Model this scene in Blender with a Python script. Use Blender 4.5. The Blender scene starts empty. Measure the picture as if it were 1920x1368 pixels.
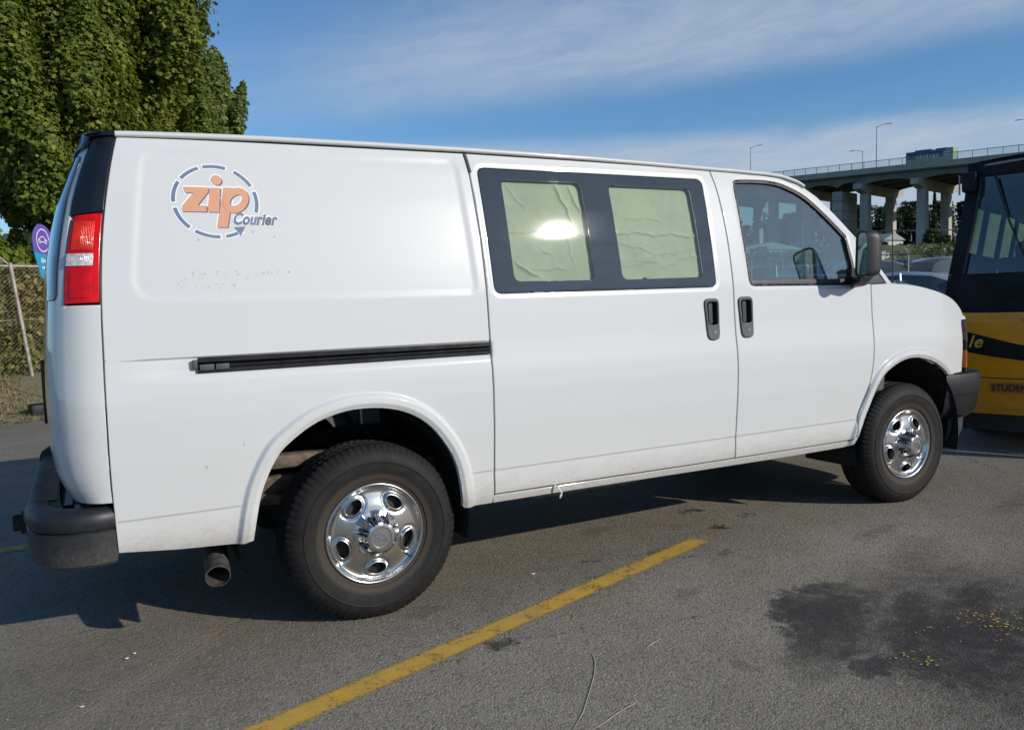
import bpy, bmesh, math, random
import numpy as np
from mathutils import Vector, Matrix
from mathutils.geometry import delaunay_2d_cdt
random.seed(7); rng = np.random.default_rng(7)
scn = bpy.context.scene
COL = scn.collection

# ------------------------------------------------------------------ camera
CX, CY, CZ = -1.0386, -3.1567, 1.3101
YAW, PIT, ROL, FPX = 0.48892, 0.075816, -0.032174, 1511.17
_f = np.array([math.sin(YAW)*math.cos(PIT), math.cos(YAW)*math.cos(PIT), -math.sin(PIT)])
_r = np.array([math.cos(YAW), -math.sin(YAW), 0.0]); _u = np.cross(_r, _f)
_r, _u = _r*math.cos(ROL)+_u*math.sin(ROL), -_r*math.sin(ROL)+_u*math.cos(ROL)
cd = bpy.data.cameras.new('camera'); cam = bpy.data.objects.new('camera', cd); COL.objects.link(cam)
M = Matrix(((_r[0], _u[0], -_f[0], CX), (_r[1], _u[1], -_f[1], CY), (_r[2], _u[2], -_f[2], CZ), (0, 0, 0, 1)))
cam.matrix_world = M
cd.sensor_fit = 'HORIZONTAL'; cd.sensor_width = 36.0; cd.lens = FPX/1920*36.0
cd.clip_start = 0.05; cd.clip_end = 4000
scn.camera = cam

# ------------------------------------------------------------------ light
SUN_AZ, SUN_EL = math.radians(-55.5), math.radians(23.5)     # azimuth measured from +x toward +y
sdir = Vector((math.cos(SUN_EL)*math.cos(SUN_AZ), math.cos(SUN_EL)*math.sin(SUN_AZ), math.sin(SUN_EL)))
sl = bpy.data.lights.new('sun', 'SUN'); sl.energy = 3.65; sl.angle = math.radians(0.53); sl.color = (1.0, 0.93, 0.83)
so = bpy.data.objects.new('sun', sl); COL.objects.link(so)
so.rotation_euler = sdir.to_track_quat('Z', 'Y').to_euler(); so.location = (20, -30, 30)
scn.view_settings.view_transform = 'Standard'; scn.view_settings.look = 'None'
scn.view_settings.exposure = 0.0; scn.view_settings.gamma = 1.0; scn.view_settings.use_curve_mapping = False
scn.cycles.max_bounces = 8; scn.cycles.transparent_max_bounces = 24
scn.cycles.glossy_bounces = 5; scn.cycles.transmission_bounces = 6; scn.cycles.diffuse_bounces = 3
scn.cycles.caustics_reflective = False; scn.cycles.caustics_refractive = False

# ------------------------------------------------------------------ node helpers
class NT:
    def __init__(s, nt): s.nt = nt; s.n = nt.nodes; s.l = nt.links
    def new(s, t, **kw):
        nd = s.n.new(t)
        for k, v in kw.items(): setattr(nd, k, v)
        return nd
    def put(s, sock, v):
        if hasattr(v, 'is_linked'): s.l.new(v, sock)
        elif v is not None:
            if isinstance(v, (tuple, list)) and len(v) == 3 and sock.type == 'RGBA': v = (*v, 1)
            sock.default_value = v
    def math(s, op, a, b=None, c=None, clamp=False):
        nd = s.new('ShaderNodeMath', operation=op, use_clamp=clamp)
        s.put(nd.inputs[0], a)
        if b is not None: s.put(nd.inputs[1], b)
        if c is not None: s.put(nd.inputs[2], c)
        return nd.outputs[0]
    def noise(s, vec, scale, detail=4, rough=.55, dist=0, out=0):
        nd = s.new('ShaderNodeTexNoise'); s.put(nd.inputs['Vector'], vec)
        nd.inputs['Scale'].default_value = scale; nd.inputs['Detail'].default_value = detail
        nd.inputs['Roughness'].default_value = rough; nd.inputs['Distortion'].default_value = dist
        return nd.outputs[out]
    def ramp(s, v, a, b, lo=0., hi=1., smooth=True):
        nd = s.new('ShaderNodeMapRange', clamp=True)
        if smooth: nd.interpolation_type = 'SMOOTHSTEP'
        s.put(nd.inputs['Value'], v); s.put(nd.inputs['From Min'], a); s.put(nd.inputs['From Max'], b)
        s.put(nd.inputs['To Min'], lo); s.put(nd.inputs['To Max'], hi)
        return nd.outputs[0]
    def mix(s, f, a, b, mode='MIX'):
        nd = s.new('ShaderNodeMix', data_type='RGBA', blend_type=mode)
        s.put(nd.inputs[0], f); s.put(nd.inputs[6], a); s.put(nd.inputs[7], b)
        return nd.outputs[2]
    def vmul(s, v, t):
        nd = s.new('ShaderNodeVectorMath', operation='MULTIPLY'); s.put(nd.inputs[0], v); nd.inputs[1].default_value = t
        return nd.outputs[0]
    def xyz(s, v):
        nd = s.new('ShaderNodeSeparateXYZ'); s.put(nd.inputs[0], v); return nd.outputs
    def comb(s, x, y, z):
        nd = s.new('ShaderNodeCombineXYZ')
        for i, q in enumerate((x, y, z)): s.put(nd.inputs[i], q)
        return nd.outputs[0]
    def bump(s, h, strength=.3, dist=.01, normal=None):
        nd = s.new('ShaderNodeBump'); s.put(nd.inputs['Height'], h)
        nd.inputs['Strength'].default_value = strength; nd.inputs['Distance'].default_value = dist
        if normal is not None: s.put(nd.inputs['Normal'], normal)
        return nd.outputs[0]

# ------------------------------------------------------------------ world
w = bpy.data.worlds.new('World'); scn.world = w; w.use_nodes = True
t = NT(w.node_tree); t.n.clear()
sky = t.new('ShaderNodeTexSky', sky_type='NISHITA'); sky.sun_disc = False
sky.sun_elevation = SUN_EL
sky.sun_rotation = math.atan2(sdir.x, sdir.y)        # clockwise from +Y
sky.altitude = 20; sky.air_density = 1.0; sky.dust_density = 0.35; sky.ozone_density = 2.2
gen = t.new('ShaderNodeTexCoord').outputs['Generated']
x, y, z = t.xyz(gen)
az = t.math('ARCTAN2', x, y)
el = t.math('ARCSINE', z)
a0 = t.math('SUBTRACT', az, 0.489)
# streaky cirrus, combed along a slightly rising direction
er = t.math('SUBTRACT', el, t.math('MULTIPLY', a0, 0.13))
wob = t.noise(t.comb(t.math('MULTIPLY', az, 1.3), t.math('MULTIPLY', er, 3.0), 0.0), 2.0, 3)
wd_ = t.math('MULTIPLY', t.math('SUBTRACT', wob, .5), .05)
er2 = t.math('ADD', er, wd_)
fw = t.noise(t.comb(t.math('MULTIPLY', az, 5.0), t.math('MULTIPLY', er, 9.0), 1.0), 2.0, 4, .6)
er3 = t.math('ADD', er2, t.math('MULTIPLY', t.math('SUBTRACT', fw, .5), .035))
big = t.noise(t.comb(t.math('MULTIPLY', az, 1.2), t.math('MULTIPLY', er2, 7.0), 3.7), 1.6, 4, .5)
fine = t.noise(t.comb(t.math('MULTIPLY', az, 4.0), t.math('MULTIPLY', er3, 34.0), 9.1), 2.0, 6, .62)
puff = t.noise(t.comb(t.math('MULTIPLY', az, 5.0), t.math('MULTIPLY', er3, 12.0), 4.4), 2.0, 5, .6)
# two broad bands of thin cloud with soft wispy edges
e2 = t.math('ADD', el, t.math('MULTIPLY', t.math('SUBTRACT', t.math('ADD', wob, t.math('MULTIPLY', fw, .5)), .75), .028))
lowb = t.math('MULTIPLY', t.ramp(e2, .202, .168), t.ramp(a0, -.62, .02))
eu = t.math('SUBTRACT', e2, t.math('ADD', .228, t.math('SUBTRACT', t.math('MULTIPLY', a0, .084), t.math('MULTIPLY', t.math('MULTIPLY', a0, a0), .064))))
et = t.math('SUBTRACT', e2, t.math('ADD', .345, t.math('MULTIPLY', a0, .22)))
up = t.math('MULTIPLY', t.ramp(eu, -.014, .042), t.ramp(et, .075, -.055))
up = t.math('MULTIPLY', up, t.ramp(a0, -.48, -.02))
m = t.math('ADD', t.math('MULTIPLY', lowb, .92), t.math('MULTIPLY', up, .72))
m = t.math('ADD', m, t.math('MULTIPLY', t.ramp(big, .50, .82), .16))
m = t.math('MULTIPLY', m, t.math('MULTIPLY', t.ramp(fine, .20, .72, .62, 1.12, False), t.ramp(puff, .25, .7, .72, 1.15, False)), clamp=True)
m = t.math('ADD', m, t.math('MULTIPLY', t.ramp(el, .20, .0), .30), clamp=True)
skyc = t.mix(1.0, sky.outputs[0], (0.82, 1.22, 1.53), 'MULTIPLY')
cloud = t.mix(m, skyc, (5.3, 6.3, 7.8))
bg = t.new('ShaderNodeBackground'); t.put(bg.inputs[0], cloud); bg.inputs[1].default_value = 0.082
wo = t.new('ShaderNodeOutputWorld'); t.l.new(bg.outputs[0], wo.inputs[0])

# ------------------------------------------------------------------ materials
MATS = {}
def mat(name, col, rough=.5, metal=0., spec=.5, coat=0., var=.08, vscale=6., bump=0., bscale=60., bdist=.002,
        rvar=1., coatr=.06, dirt=None, col2=None, emit=None, trans=0., sheen=0., alpha=None, sss=0.):
    if name in MATS: return MATS[name]
    m = bpy.data.materials.new(name); m.use_nodes = True; t = NT(m.node_tree)
    b = t.n['Principled BSDF']
    pos = t.new('ShaderNodeNewGeometry').outputs['Position']
    n = t.noise(pos, vscale, 5, .6)
    c2 = col2 if col2 else tuple(c*(1-var*2.2) for c in col)
    c1 = col if col2 else tuple(min(1, c*(1+var*.5)) for c in col)
    c = t.mix(t.ramp(n, .3, .72), c1, c2)
    if dirt:      # (colour, z_low, z_high, amount) road grime that sits low on the body
        z = t.xyz(pos)[2]; dn = t.noise(t.vmul(pos, (5, 5, 14)), 1.6, 6, .7)
        f = t.math('MULTIPLY', t.ramp(t.math('ADD', z, t.math('MULTIPLY', t.math('SUBTRACT', dn, .5), .22)), dirt[2], dirt[1]), dirt[3])
        sp = t.noise(pos, 70, 3, .7); f = t.math('MULTIPLY', f, t.ramp(sp, .3, .7, .55, 1.25))
        c = t.mix(f, c, dirt[0])
    t.put(b.inputs['Base Color'], c)
    t.put(b.inputs['Roughness'], t.ramp(n, .2, .8, rough*(1-.12*rvar), min(1, rough*(1+.15*rvar))))
    b.inputs['Metallic'].default_value = metal; b.inputs['Specular IOR Level'].default_value = spec
    b.inputs['Coat Weight'].default_value = coat; b.inputs['Coat Roughness'].default_value = coatr
    if trans: b.inputs['Transmission Weight'].default_value = trans
    if bump:
        h = t.noise(pos, bscale, 4, .6)
        t.put(b.inputs['Normal'], t.bump(h, bump, bdist))
    MATS[name] = m; return m

def glass(name, tint, rough=.015, f0=1.5, var=None, k=1.6):
    if name in MATS: return MATS[name]
    m = bpy.data.materials.new(name); m.use_nodes = True; t = NT(m.node_tree); t.n.clear()
    tr = t.new('ShaderNodeBsdfTransparent'); tr.inputs[0].default_value = (*tint, 1)
    gl = t.new('ShaderNodeBsdfGlossy'); gl.inputs['Roughness'].default_value = rough; gl.inputs[0].default_value = (1, 1, 1, 1)
    fr = t.new('ShaderNodeFresnel'); fr.inputs[0].default_value = f0
    pos = t.new('ShaderNodeNewGeometry').outputs['Position']
    dst = t.new('ShaderNodeBsdfDiffuse'); dst.inputs[0].default_value = (.35, .35, .33, 1)
    mx = t.new('ShaderNodeMixShader')
    t.put(mx.inputs[0], t.math('MULTIPLY', fr.outputs[0], k, clamp=True)); t.l.new(tr.outputs[0], mx.inputs[1]); t.l.new(gl.outputs[0], mx.inputs[2])
    m2 = t.new('ShaderNodeMixShader'); n = t.noise(pos, 9, 5, .65)
    t.put(m2.inputs[0], t.ramp(n, .35, .8, .008, .035)); t.l.new(mx.outputs[0], m2.inputs[1]); t.l.new(dst.outputs[0], m2.inputs[2])
    o = t.new('ShaderNodeOutputMaterial'); t.l.new(m2.outputs[0], o.inputs[0])
    MATS[name] = m; return m

# ------------------------------------------------------------------ object helpers
ORG = {}
def tag(o, label=None, cat=None, group=None, kind=None):
    if label: o['label'] = label
    if cat: o['category'] = cat
    if group: o['group'] = group
    if kind: o['kind'] = kind
    return o
def thing(name, loc, label, cat, group=None):
    o = bpy.data.objects.new(name, None); COL.objects.link(o); o.location = loc; o.empty_display_size = .2
    ORG[o.name] = np.array(loc, float)
    return tag(o, label, cat, group)
def mk(name, V, F, m, parent=None, smooth=False, nrm=None, auto=None, mi=None):
    """one mesh object; V are world coordinates, stored relative to the parent's origin"""
    V = np.asarray(V, float).reshape(-1, 3)
    o0 = ORG.get(parent.name, np.zeros(3)) if parent else np.zeros(3)
    me = bpy.data.meshes.new(name)
    me.from_pydata((V-o0).tolist(), [], [tuple(int(i) for i in f) for f in F])
    ms = m if isinstance(m, (list, tuple)) else [m]
    for q in ms: me.materials.append(q)
    if mi is not None: me.polygons.foreach_set('material_index', list(mi))
    if smooth or nrm is not None or auto: me.polygons.foreach_set('use_smooth', [True]*len(me.polygons))
    me.update()
    if nrm is not None: me.normals_split_custom_set_from_vertices([tuple(n) for n in nrm])
    elif auto: me.set_sharp_from_angle(angle=math.radians(auto))
    o = bpy.data.objects.new(name, me); COL.objects.link(o)
    if parent: o.parent = parent
    ORG[o.name] = o0
    return o
def raw_mesh(name, V, F3, m, parent=None):
    """fast triangle mesh"""
    o0 = ORG.get(parent.name, np.zeros(3)) if parent else np.zeros(3)
    me = bpy.data.meshes.new(name); V = np.asarray(V, np.float32)-o0.astype(np.float32); F3 = np.asarray(F3, np.int32)
    me.vertices.add(len(V)); me.vertices.foreach_set('co', V.ravel().astype(np.float32))
    k = F3.shape[1]
    me.loops.add(F3.size); me.loops.foreach_set('vertex_index', F3.ravel())
    me.polygons.add(len(F3)); me.polygons.foreach_set('loop_start', np.arange(len(F3), dtype=np.int32)*k)
    me.materials.append(m); me.update(calc_edges=True); me.validate()
    o = bpy.data.objects.new(name, me); COL.objects.link(o)
    if parent: o.parent = parent
    ORG[o.name] = o0
    return o
class MB:
    """collects simple solids"""
    def __init__(s): s.v = []; s.f = []; s.m = []
    def add(s, V, F, mi=0):
        n = len(s.v); s.v += [tuple(map(float, p)) for p in V]; s.f += [tuple(i+n for i in f) for f in F]; s.m += [mi]*len(F); return s
    def box(s, a, b, mi=0, R=None, c=None):
        (x0, y0, z0), (x1, y1, z1) = a, b
        V = [(x0,y0,z0),(x1,y0,z0),(x1,y1,z0),(x0,y1,z0),(x0,y0,z1),(x1,y0,z1),(x1,y1,z1),(x0,y1,z1)]
        if R is not None: V = [tuple(Vector(c)+R@(Vector(p)-Vector(c))) for p in V]
        return s.add(V, [(3,2,1,0),(4,5,6,7),(0,1,5,4),(1,2,6,5),(2,3,7,6),(3,0,4,7)], mi)
    def tube(s, pts, r, n=8, mi=0, cap=True, sx=1.0):
        pts = [Vector(p) for p in pts]; rs = r if isinstance(r, (list, tuple)) else [r]*len(pts)
        V = []; F = []; up = Vector((0, 0, 1))
        for i, p in enumerate(pts):
            d = (pts[min(i+1, len(pts)-1)]-pts[max(i-1, 0)])
            if d.length < 1e-9: d = Vector((0, 0, 1))
            d.normalize()
            a = d.cross(up)
            if a.length < .05: a = d.cross(Vector((1, 0, 0)))
            a.normalize(); b = a.cross(d).normalized()
            for k in range(n):
                th = 2*math.pi*k/n+math.pi/n; V.append(p+(a*math.cos(th)*sx+b*math.sin(th))*rs[i])
        for i in range(len(pts)-1):
            for k in range(n):
                k2 = (k+1) % n; F.append((i*n+k, i*n+k2, (i+1)*n+k2, (i+1)*n+k))
        if cap: F.append(tuple(range(n-1, -1, -1))); F.append(tuple((len(pts)-1)*n+k for k in range(n)))
        return s.add(V, F, mi)
    def lathe(s, prof, c, axis='z', n=32, mi=0, close=False):
        V = []; F = []
        for k in range(n):
            th = 2*math.pi*k/n; ca, sa = math.cos(th), math.sin(th)
            for (r, h) in prof:
                if axis == 'z': p = (c[0]+r*ca, c[1]+r*sa, c[2]+h)
                elif axis == 'y': p = (c[0]+r*ca, c[1]+h, c[2]-r*sa)
                else: p = (c[0]+h, c[1]+r*ca, c[2]+r*sa)
                V.append(p)
        m = len(prof)
        for k in range(n):
            k2 = (k+1) % n
            for i in range(m-1): F.append((k*m+i, k2*m+i, k2*m+i+1, k*m+i+1))
        return s.add(V, F, mi)
    def prism(s, poly, a, b, f, mi=0):
        """extrude a 2D polygon between f(p,a) and f(p,b)"""
        n = len(poly); V = [f(p, a) for p in poly]+[f(p, b) for p in poly]
        F = [tuple(range(n)), tuple(range(2*n-1, n-1, -1))]+[((i+1) % n, i, n+i, n+(i+1) % n) for i in range(n)]
        return s.add(V, F, mi)
    def build(s, name, m, parent=None, auto=None, smooth=False, bevel=None):
        o = mk(name, s.v, s.f, m, parent, auto=auto, smooth=smooth, mi=s.m if isinstance(m, (list, tuple)) else None)
        if bevel:
            bm = bmesh.new(); bm.from_mesh(o.data); bmesh.ops.recalc_face_normals(bm, faces=bm.faces)
            es = [e for e in bm.edges if len(e.link_faces) == 2 and e.calc_face_angle(0) > .5]
            bmesh.ops.bevel(bm, geom=es, offset=bevel, segments=2, affect='EDGES', profile=.6, clamp_overlap=True)
            bm.to_mesh(o.data); bm.free(); o.data.polygons.foreach_set('use_smooth', [True]*len(o.data.polygons)); o.data.set_sharp_from_angle(angle=math.radians(35))
        return o
def grid_mesh(name, P, m, parent=None, flip=False, auto=40, nrm=None):
    P = np.asarray(P, float); a, b = P.shape[:2]
    F = []
    for i in range(a-1):
        for j in range(b-1):
            q = (i*b+j, (i+1)*b+j, (i+1)*b+j+1, i*b+j+1); F.append(q[::-1] if flip else q)
    return mk(name, P.reshape(-1, 3), F, m, parent, auto=auto)

# background placement: a point at a true ground distance along a bearing of the site survey
def far(px, py, d):
    r = _f+_r*(px-960)/FPX-_u*(py-684)/FPX; r = r/math.hypot(r[0], r[1]); return np.array([CX, CY, CZ])+r*d

# ------------------------------------------------------------------ polygon helpers
def sm(a, b, t):
    t = np.clip((np.asarray(t, float)-a)/(b-a), 0, 1); return t*t*(3-2*t)
def resample(P, step, closed=True):
    P = [np.array(p, float) for p in P]; out = []
    n = len(P); rngn = n if closed else n-1
    for i in range(rngn):
        a, b = P[i], P[(i+1) % n]; k = max(1, int(math.ceil(np.hypot(*(b-a))/step)))
        for j in range(k): out.append(a+(b-a)*j/k)
    if not closed: out.append(P[-1])
    return np.array(out)
def round_poly(P, r, n=5):
    """round every corner of a polygon with radius r (number or list)"""
    P = [np.array(p, float) for p in P]; N = len(P); out = []
    for i in range(N):
        ri = r[i] if isinstance(r, (list, tuple)) else r
        p, a, b = P[i], P[i-1], P[(i+1) % N]
        da, db = a-p, b-p; la, lb = np.hypot(*da), np.hypot(*db); da, db = da/la, db/lb
        ang = math.acos(max(-1, min(1, float(da@db)))); 
        if ri <= 0 or ang > math.pi-.05: out.append(p); continue
        d = min(ri/math.tan(ang/2), la*.48, lb*.48)
        A, B = p+da*d, p+db*d
        for j in range(n+1):
            s = j/n; out.append((1-s)**2*A+2*s*(1-s)*p+s*s*B)
    return [tuple(q) for q in out]
def smooth_line(P, step=.02, it=2):
    """Catmull-Rom through open polyline"""
    P = np.array(P, float); Q = [P[0]]
    for i in range(len(P)-1):
        p0, p1, p2, p3 = P[max(i-1, 0)], P[i], P[i+1], P[min(i+2, len(P)-1)]
        k = max(2, int(np.linalg.norm(p2-p1)/step))
        for j in range(1, k+1):
            s = j/k; Q.append(.5*((2*p1)+(-p0+p2)*s+(2*p0-5*p1+4*p2-p3)*s*s+(-p0+3*p1-3*p2+p3)*s**3))
    return [tuple(q) for q in Q]
def inpoly(pts, poly):
    x, y = pts[:, 0], pts[:, 1]; P = np.asarray(poly); c = np.zeros(len(pts), bool); j = len(P)-1
    for i in range(len(P)):
        xi, yi = P[i]; xj, yj = P[j]
        if yi != yj:
            cond = ((yi > y) != (yj > y)) & (x < (xj-xi)*(y-yi)/(yj-yi)+xi); c ^= cond
        j = i
    return c
def dist_poly(x, y, P, closed=True):
    P = np.asarray(P, float); d = np.full(np.shape(x), 1e9)
    n = len(P)
    for i in range(n if closed else n-1):
        a, b = P[i], P[(i+1) % n]; ab = b-a; L = ab@ab+1e-12
        s = np.clip(((x-a[0])*ab[0]+(y-a[1])*ab[1])/L, 0, 1)
        d = np.minimum(d, np.hypot(x-a[0]-s*ab[0], y-a[1]-s*ab[1]))
    return d
def offset_in(P, d):
    P = np.asarray(P, float); n = len(P)
    area = .5*np.sum(P[:, 0]*np.roll(P[:, 1], -1)-np.roll(P[:, 0], -1)*P[:, 1])
    sg = 1 if area > 0 else -1
    T = np.roll(P, -1, 0)-np.roll(P, 1, 0); T /= (np.linalg.norm(T, axis=1)[:, None]+1e-12)
    N = np.stack([-T[:, 1], T[:, 0]], 1)*sg
    return P+N*d
def panel(outline, holes, mapf, res=.02, depth=.025, edge=.003, wall=True, extra=None):
    """skin of a surface patch: (a,b) polygon with holes mapped to 3D by mapf(a,b,d); rolled edges, returns V,F,N"""
    loops = [resample(outline, res)]+[resample(h, res*.7) for h in holes]
    rings = [offset_in(loops[0], edge)]+[offset_in(h, -edge) for h in loops[1:]]
    O = loops[0]; lo, hi = O.min(0), O.max(0)
    gx = np.arange(lo[0]+res/2, hi[0], res); gy = np.arange(lo[1]+res/2, hi[1], res)
    G = np.stack(np.meshgrid(gx, gy), -1).reshape(-1, 2)
    k = inpoly(G, O)
    for h in loops[1:]: k &= ~inpoly(G, h)
    G = G[k]
    d = np.full(len(G), 1e9)
    for L in loops: d = np.minimum(d, dist_poly(G[:, 0], G[:, 1], L))
    G = G[d > edge+res*.45]
    if extra is not None and len(extra):
        E = np.concatenate([np.asarray(e, float) for e in extra]); E = E[inpoly(E, O)]
        for h in loops[1:]: E = E[~inpoly(E, h)]
        de = np.full(len(E), 1e9)
        for L in loops: de = np.minimum(de, dist_poly(E[:, 0], E[:, 1], L))
        E = E[de > edge+.0025]
        if len(E):
            keep = np.ones(len(G), bool)
            for i0 in range(0, len(G), 2000):
                dd_ = np.hypot(G[i0:i0+2000, None, 0]-E[None, :, 0], G[i0:i0+2000, None, 1]-E[None, :, 1]).min(1); keep[i0:i0+2000] = dd_ > res*.6
            G = np.concatenate([G[keep], E])
    pts = np.concatenate(loops+rings+[G])
    edges = []; s = 0
    for L in loops: edges += [(s+i, s+(i+1) % len(L)) for i in range(len(L))]; s += len(L)
    nb = s
    res_ = delaunay_2d_cdt([Vector(p) for p in pts], edges, [], 0, 1e-7)
    vv = np.array([tuple(v) for v in res_[0]]); ff = np.array([f for f in res_[2]])
    orig = res_[3]
    isb = np.array([any(q < nb for q in o) if len(o) else True for o in orig])
    cen = vv[ff].mean(1); k = inpoly(cen, loops[0])
    for h in loops[1:]: k &= ~inpoly(cen, h)
    ff = ff[k]
    a, b = vv[:, 0], vv[:, 1]; e = 1e-4
    P0 = mapf(a, b, np.where(isb, edge, 0.)*.9)
    N = np.cross(mapf(a+e, b, 0*a)-mapf(a-e, b, 0*a), mapf(a, b+e, 0*a)-mapf(a, b-e, 0*a)); N /= np.linalg.norm(N, axis=1)[:, None]
    # outward must oppose the depth direction
    dd = mapf(a, b, 0*a+1e-3)-mapf(a, b, 0*a); sg = -np.sign((N*dd).sum(1)); N *= sg[:, None]
    V = [P0]; F = []; NN = [N.copy()]
    p3 = P0[ff]; fn = np.cross(p3[:, 1]-p3[:, 0], p3[:, 2]-p3[:, 0]); flip = (fn*N[ff].sum(1)).sum(1) < 0
    for f, fl in zip(ff, flip): F.append(tuple(f[::-1]) if fl else tuple(f))
    if wall:
        base = len(P0); E3 = []
        for li, L in enumerate(loops):
            n = len(L); A = mapf(L[:, 0], L[:, 1], np.full(n, edge*.9)); B = mapf(L[:, 0], L[:, 1], np.full(n, depth))
            out = L-offset_in(L, 1e-3 if li == 0 else -1e-3); 
            e3 = mapf(L[:, 0]+out[:, 0], L[:, 1]+out[:, 1], np.zeros(n))-mapf(L[:, 0], L[:, 1], np.zeros(n))
            e3 /= (np.linalg.norm(e3, axis=1)[:, None]+1e-12)
            V += [A, B]; NN += [e3, e3]; E3.append(e3)
            for i in range(n):
                j = (i+1) % n; q = (base+i, base+j, base+n+j, base+n+i)
                fnn = np.cross(A[j]-A[i], B[i]-A[i]); F.append(q if fnn@e3[i] > 0 else q[::-1])
            base += 2*n
        E3 = np.concatenate(E3)
        for i in np.nonzero(isb)[0]:
            q = [o for o in orig[i] if o < nb]
            if q:
                v = NN[0][i]*.75+E3[q[0]]*.65; NN[0][i] = v/np.linalg.norm(v)
    return np.concatenate(V), F, np.concatenate(NN)
# ================================================================== THE VAN
WHITE = mat('van_paint', (.635, .645, .650), rough=.32, spec=.22, coat=1., var=.006, vscale=1.1, rvar=.15, dirt=((.36, .31, .25), .40, .62, .42))
RUBBER = mat('black_rubber', (.012, .012, .013), rough=.55, var=.2)
DPLAS = mat('dark_grey_plastic', (.026, .028, .032), rough=.45, var=.15, vscale=14, bump=.25, bscale=300, bdist=.001)
BPLAS = mat('black_plastic', (.014, .015, .018), rough=.38, var=.2, vscale=10)
BUMPM = mat('bumper_plastic', (.013, .016, .022), rough=.50, var=.22, vscale=7, bump=.2, bscale=220, bdist=.001, dirt=((.12, .11, .10), .38, .62, .5))
CHROME = mat('chrome', (.60, .60, .60), rough=.25, metal=1., var=.05, vscale=20)
STEEL = mat('painted_steel', (.30, .30, .31), rough=.42, metal=.8, var=.15, vscale=30)
UNDER = mat('underbody_black', (.02, .019, .018), rough=.8, var=.3, vscale=12)
FRAMEM = mat('frame_dusty', (.16, .13, .10), rough=.8, var=.3, vscale=18)
FRIT = mat('window_frit', (.024, .030, .042), rough=.03, spec=.6, coat=1., coatr=.025, var=.1, rvar=0)
GLASSF = glass('front_glass', (.48, .70, .64), k=4.3)
GLASSS = glass('side_glass', (.80, .87, .79), rough=.03)
GLASSR = glass('rear_glass', (.10, .13, .14))
GREYIN = mat('interior_grey', (.12, .125, .13), rough=.75, var=.15)
SEATM = mat('seat_cloth', (.045, .047, .052), rough=.9, var=.2)

_zt = np.array([.38,.43,.47,.52,.575,.62,.78,.93,1.02,1.08,1.15,1.25,1.37,1.48,1.60,1.75,1.90,2.0])
_yt = np.array([.058,.036,.0235,.0215,.0225,.0190,.0055,0,.004,.012,.020,.027,.036,.053,.074,.104,.140,.170])
_zg = np.linspace(.3, 2.1, 1801); _yg = np.interp(_zg, _zt, _yt)
_k = np.exp(-.5*(np.arange(-60, 61)/16.)**2); _k /= _k.sum(); _yg = np.convolve(np.pad(_yg, 60, mode='edge'), _k, 'valid')
def base_y(x, z):
    y = np.interp(z, _zg, _yg)
    y = y+.10*np.clip((x-3.0)/1.2, 0, 2)**2.4+.05*np.clip((x-3.9)/.3, 0, 1.5)**3
    return y+.012*np.clip((-.45-x)/.55, 0, 1.5)**2
Q_ARCH = [(-.503,.30),(-.501,.430),(-.472,.583),(-.442,.670),(-.405,.740),(-.367,.786),(-.271,.854),(-.179,.890),(-.085,.906),(.025,.902),(.122,.878),(.204,.834),(.270,.772),(.332,.683),(.367,.596),(.381,.511),(.389,.431),(.391,.30)]
F_ARCH = [(3.86,.60),(3.83,.70),(3.791,.773),(3.689,.838),(3.597,.874),(3.466,.902),(3.343,.903),(3.233,.875),(3.142,.827),(3.089,.775),(3.046,.701),(2.987,.585),(2.941,.491),(2.922,.444),(2.90,.35)]
Q_ARCH = smooth_line(Q_ARCH, .03); F_ARCH = smooth_line(F_ARCH, .03)
EMB = round_poly([(-.800,1.915),(.470,1.945),(.500,1.366),(-.872,1.366)], [.07,.05,.04,.09], 6)
def sdf(x, z, P):
    d = dist_poly(x, z, P); i = inpoly(np.stack([np.ravel(x), np.ravel(z)], 1), P).reshape(np.shape(x)); return np.where(i, -d, d)
SW_OUT = round_poly([(.574,1.921),(1.878,1.925),(1.872,1.365),(.590,1.359)], .035, 5)
FW_OUT = smooth_line([(2.098,1.885),(2.104,1.915),(2.126,1.934),(2.301,1.941),(2.422,1.934),(2.508,1.913),(2.634,1.859),(2.770,1.757),(2.905,1.640)], .03)+[(2.934,1.485),(2.940,1.355)]+smooth_line([(2.145,1.363),(2.118,1.370),(2.108,1.392)], .01)+[(2.100,1.66)]
def side_y(x, z, quarter=True, fender=True):
    x = np.asarray(x, float); z = np.asarray(z, float); y = base_y(x, z)
    bow = (1-sm(.5, .62, z))
    # rocker crease: the sill stands a little proud of the door skins
    cre = 1-sm(.569, .576, z)
    dq = dist_poly(x, z, Q_ARCH, False); df = dist_poly(x, z, F_ARCH, False)
    y = y+.0032*cre*sm(.03, .09, np.minimum(dq, df))
    for d, W in ((dq, .062), (df, .058)):
        y = y-.016*(1-sm(W*.70, W*1.04, d))-.004*(1-sm(0, W, d))+.010*(1-sm(0, .024, d))
    # soft outline swage round the wheel lips is done; shoulder channel in the rear quarter
    r = sm(-.96, -.70, x)*(1-sm(.53, .56, x))
    y = y+.016*r*(1-sm(1.146, 1.152, z))*sm(1.065, 1.105, z)
    y = y+.0034*sm(-.016, .016, -sdf(x, z, EMB))
    y = y+.0022*sm(.004, .022, -np.minimum(sdf(x, z, SW_OUT)-.03, sdf(x, z, FW_OUT)-.025))
    return y
def mapS(a, b, d): return np.stack([a, side_y(a, b)+d, b], -1)
def mapSh(h):
    return lambda a, b, d: np.stack([a, side_y(a, b)+d-h, b], -1)
def mapM(f):         # the driver's side is the mirror image
    return lambda a, b, d: f(a, b, d)*np.array([1, -1, 1])+np.array([0, 2.0, 0])

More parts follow.
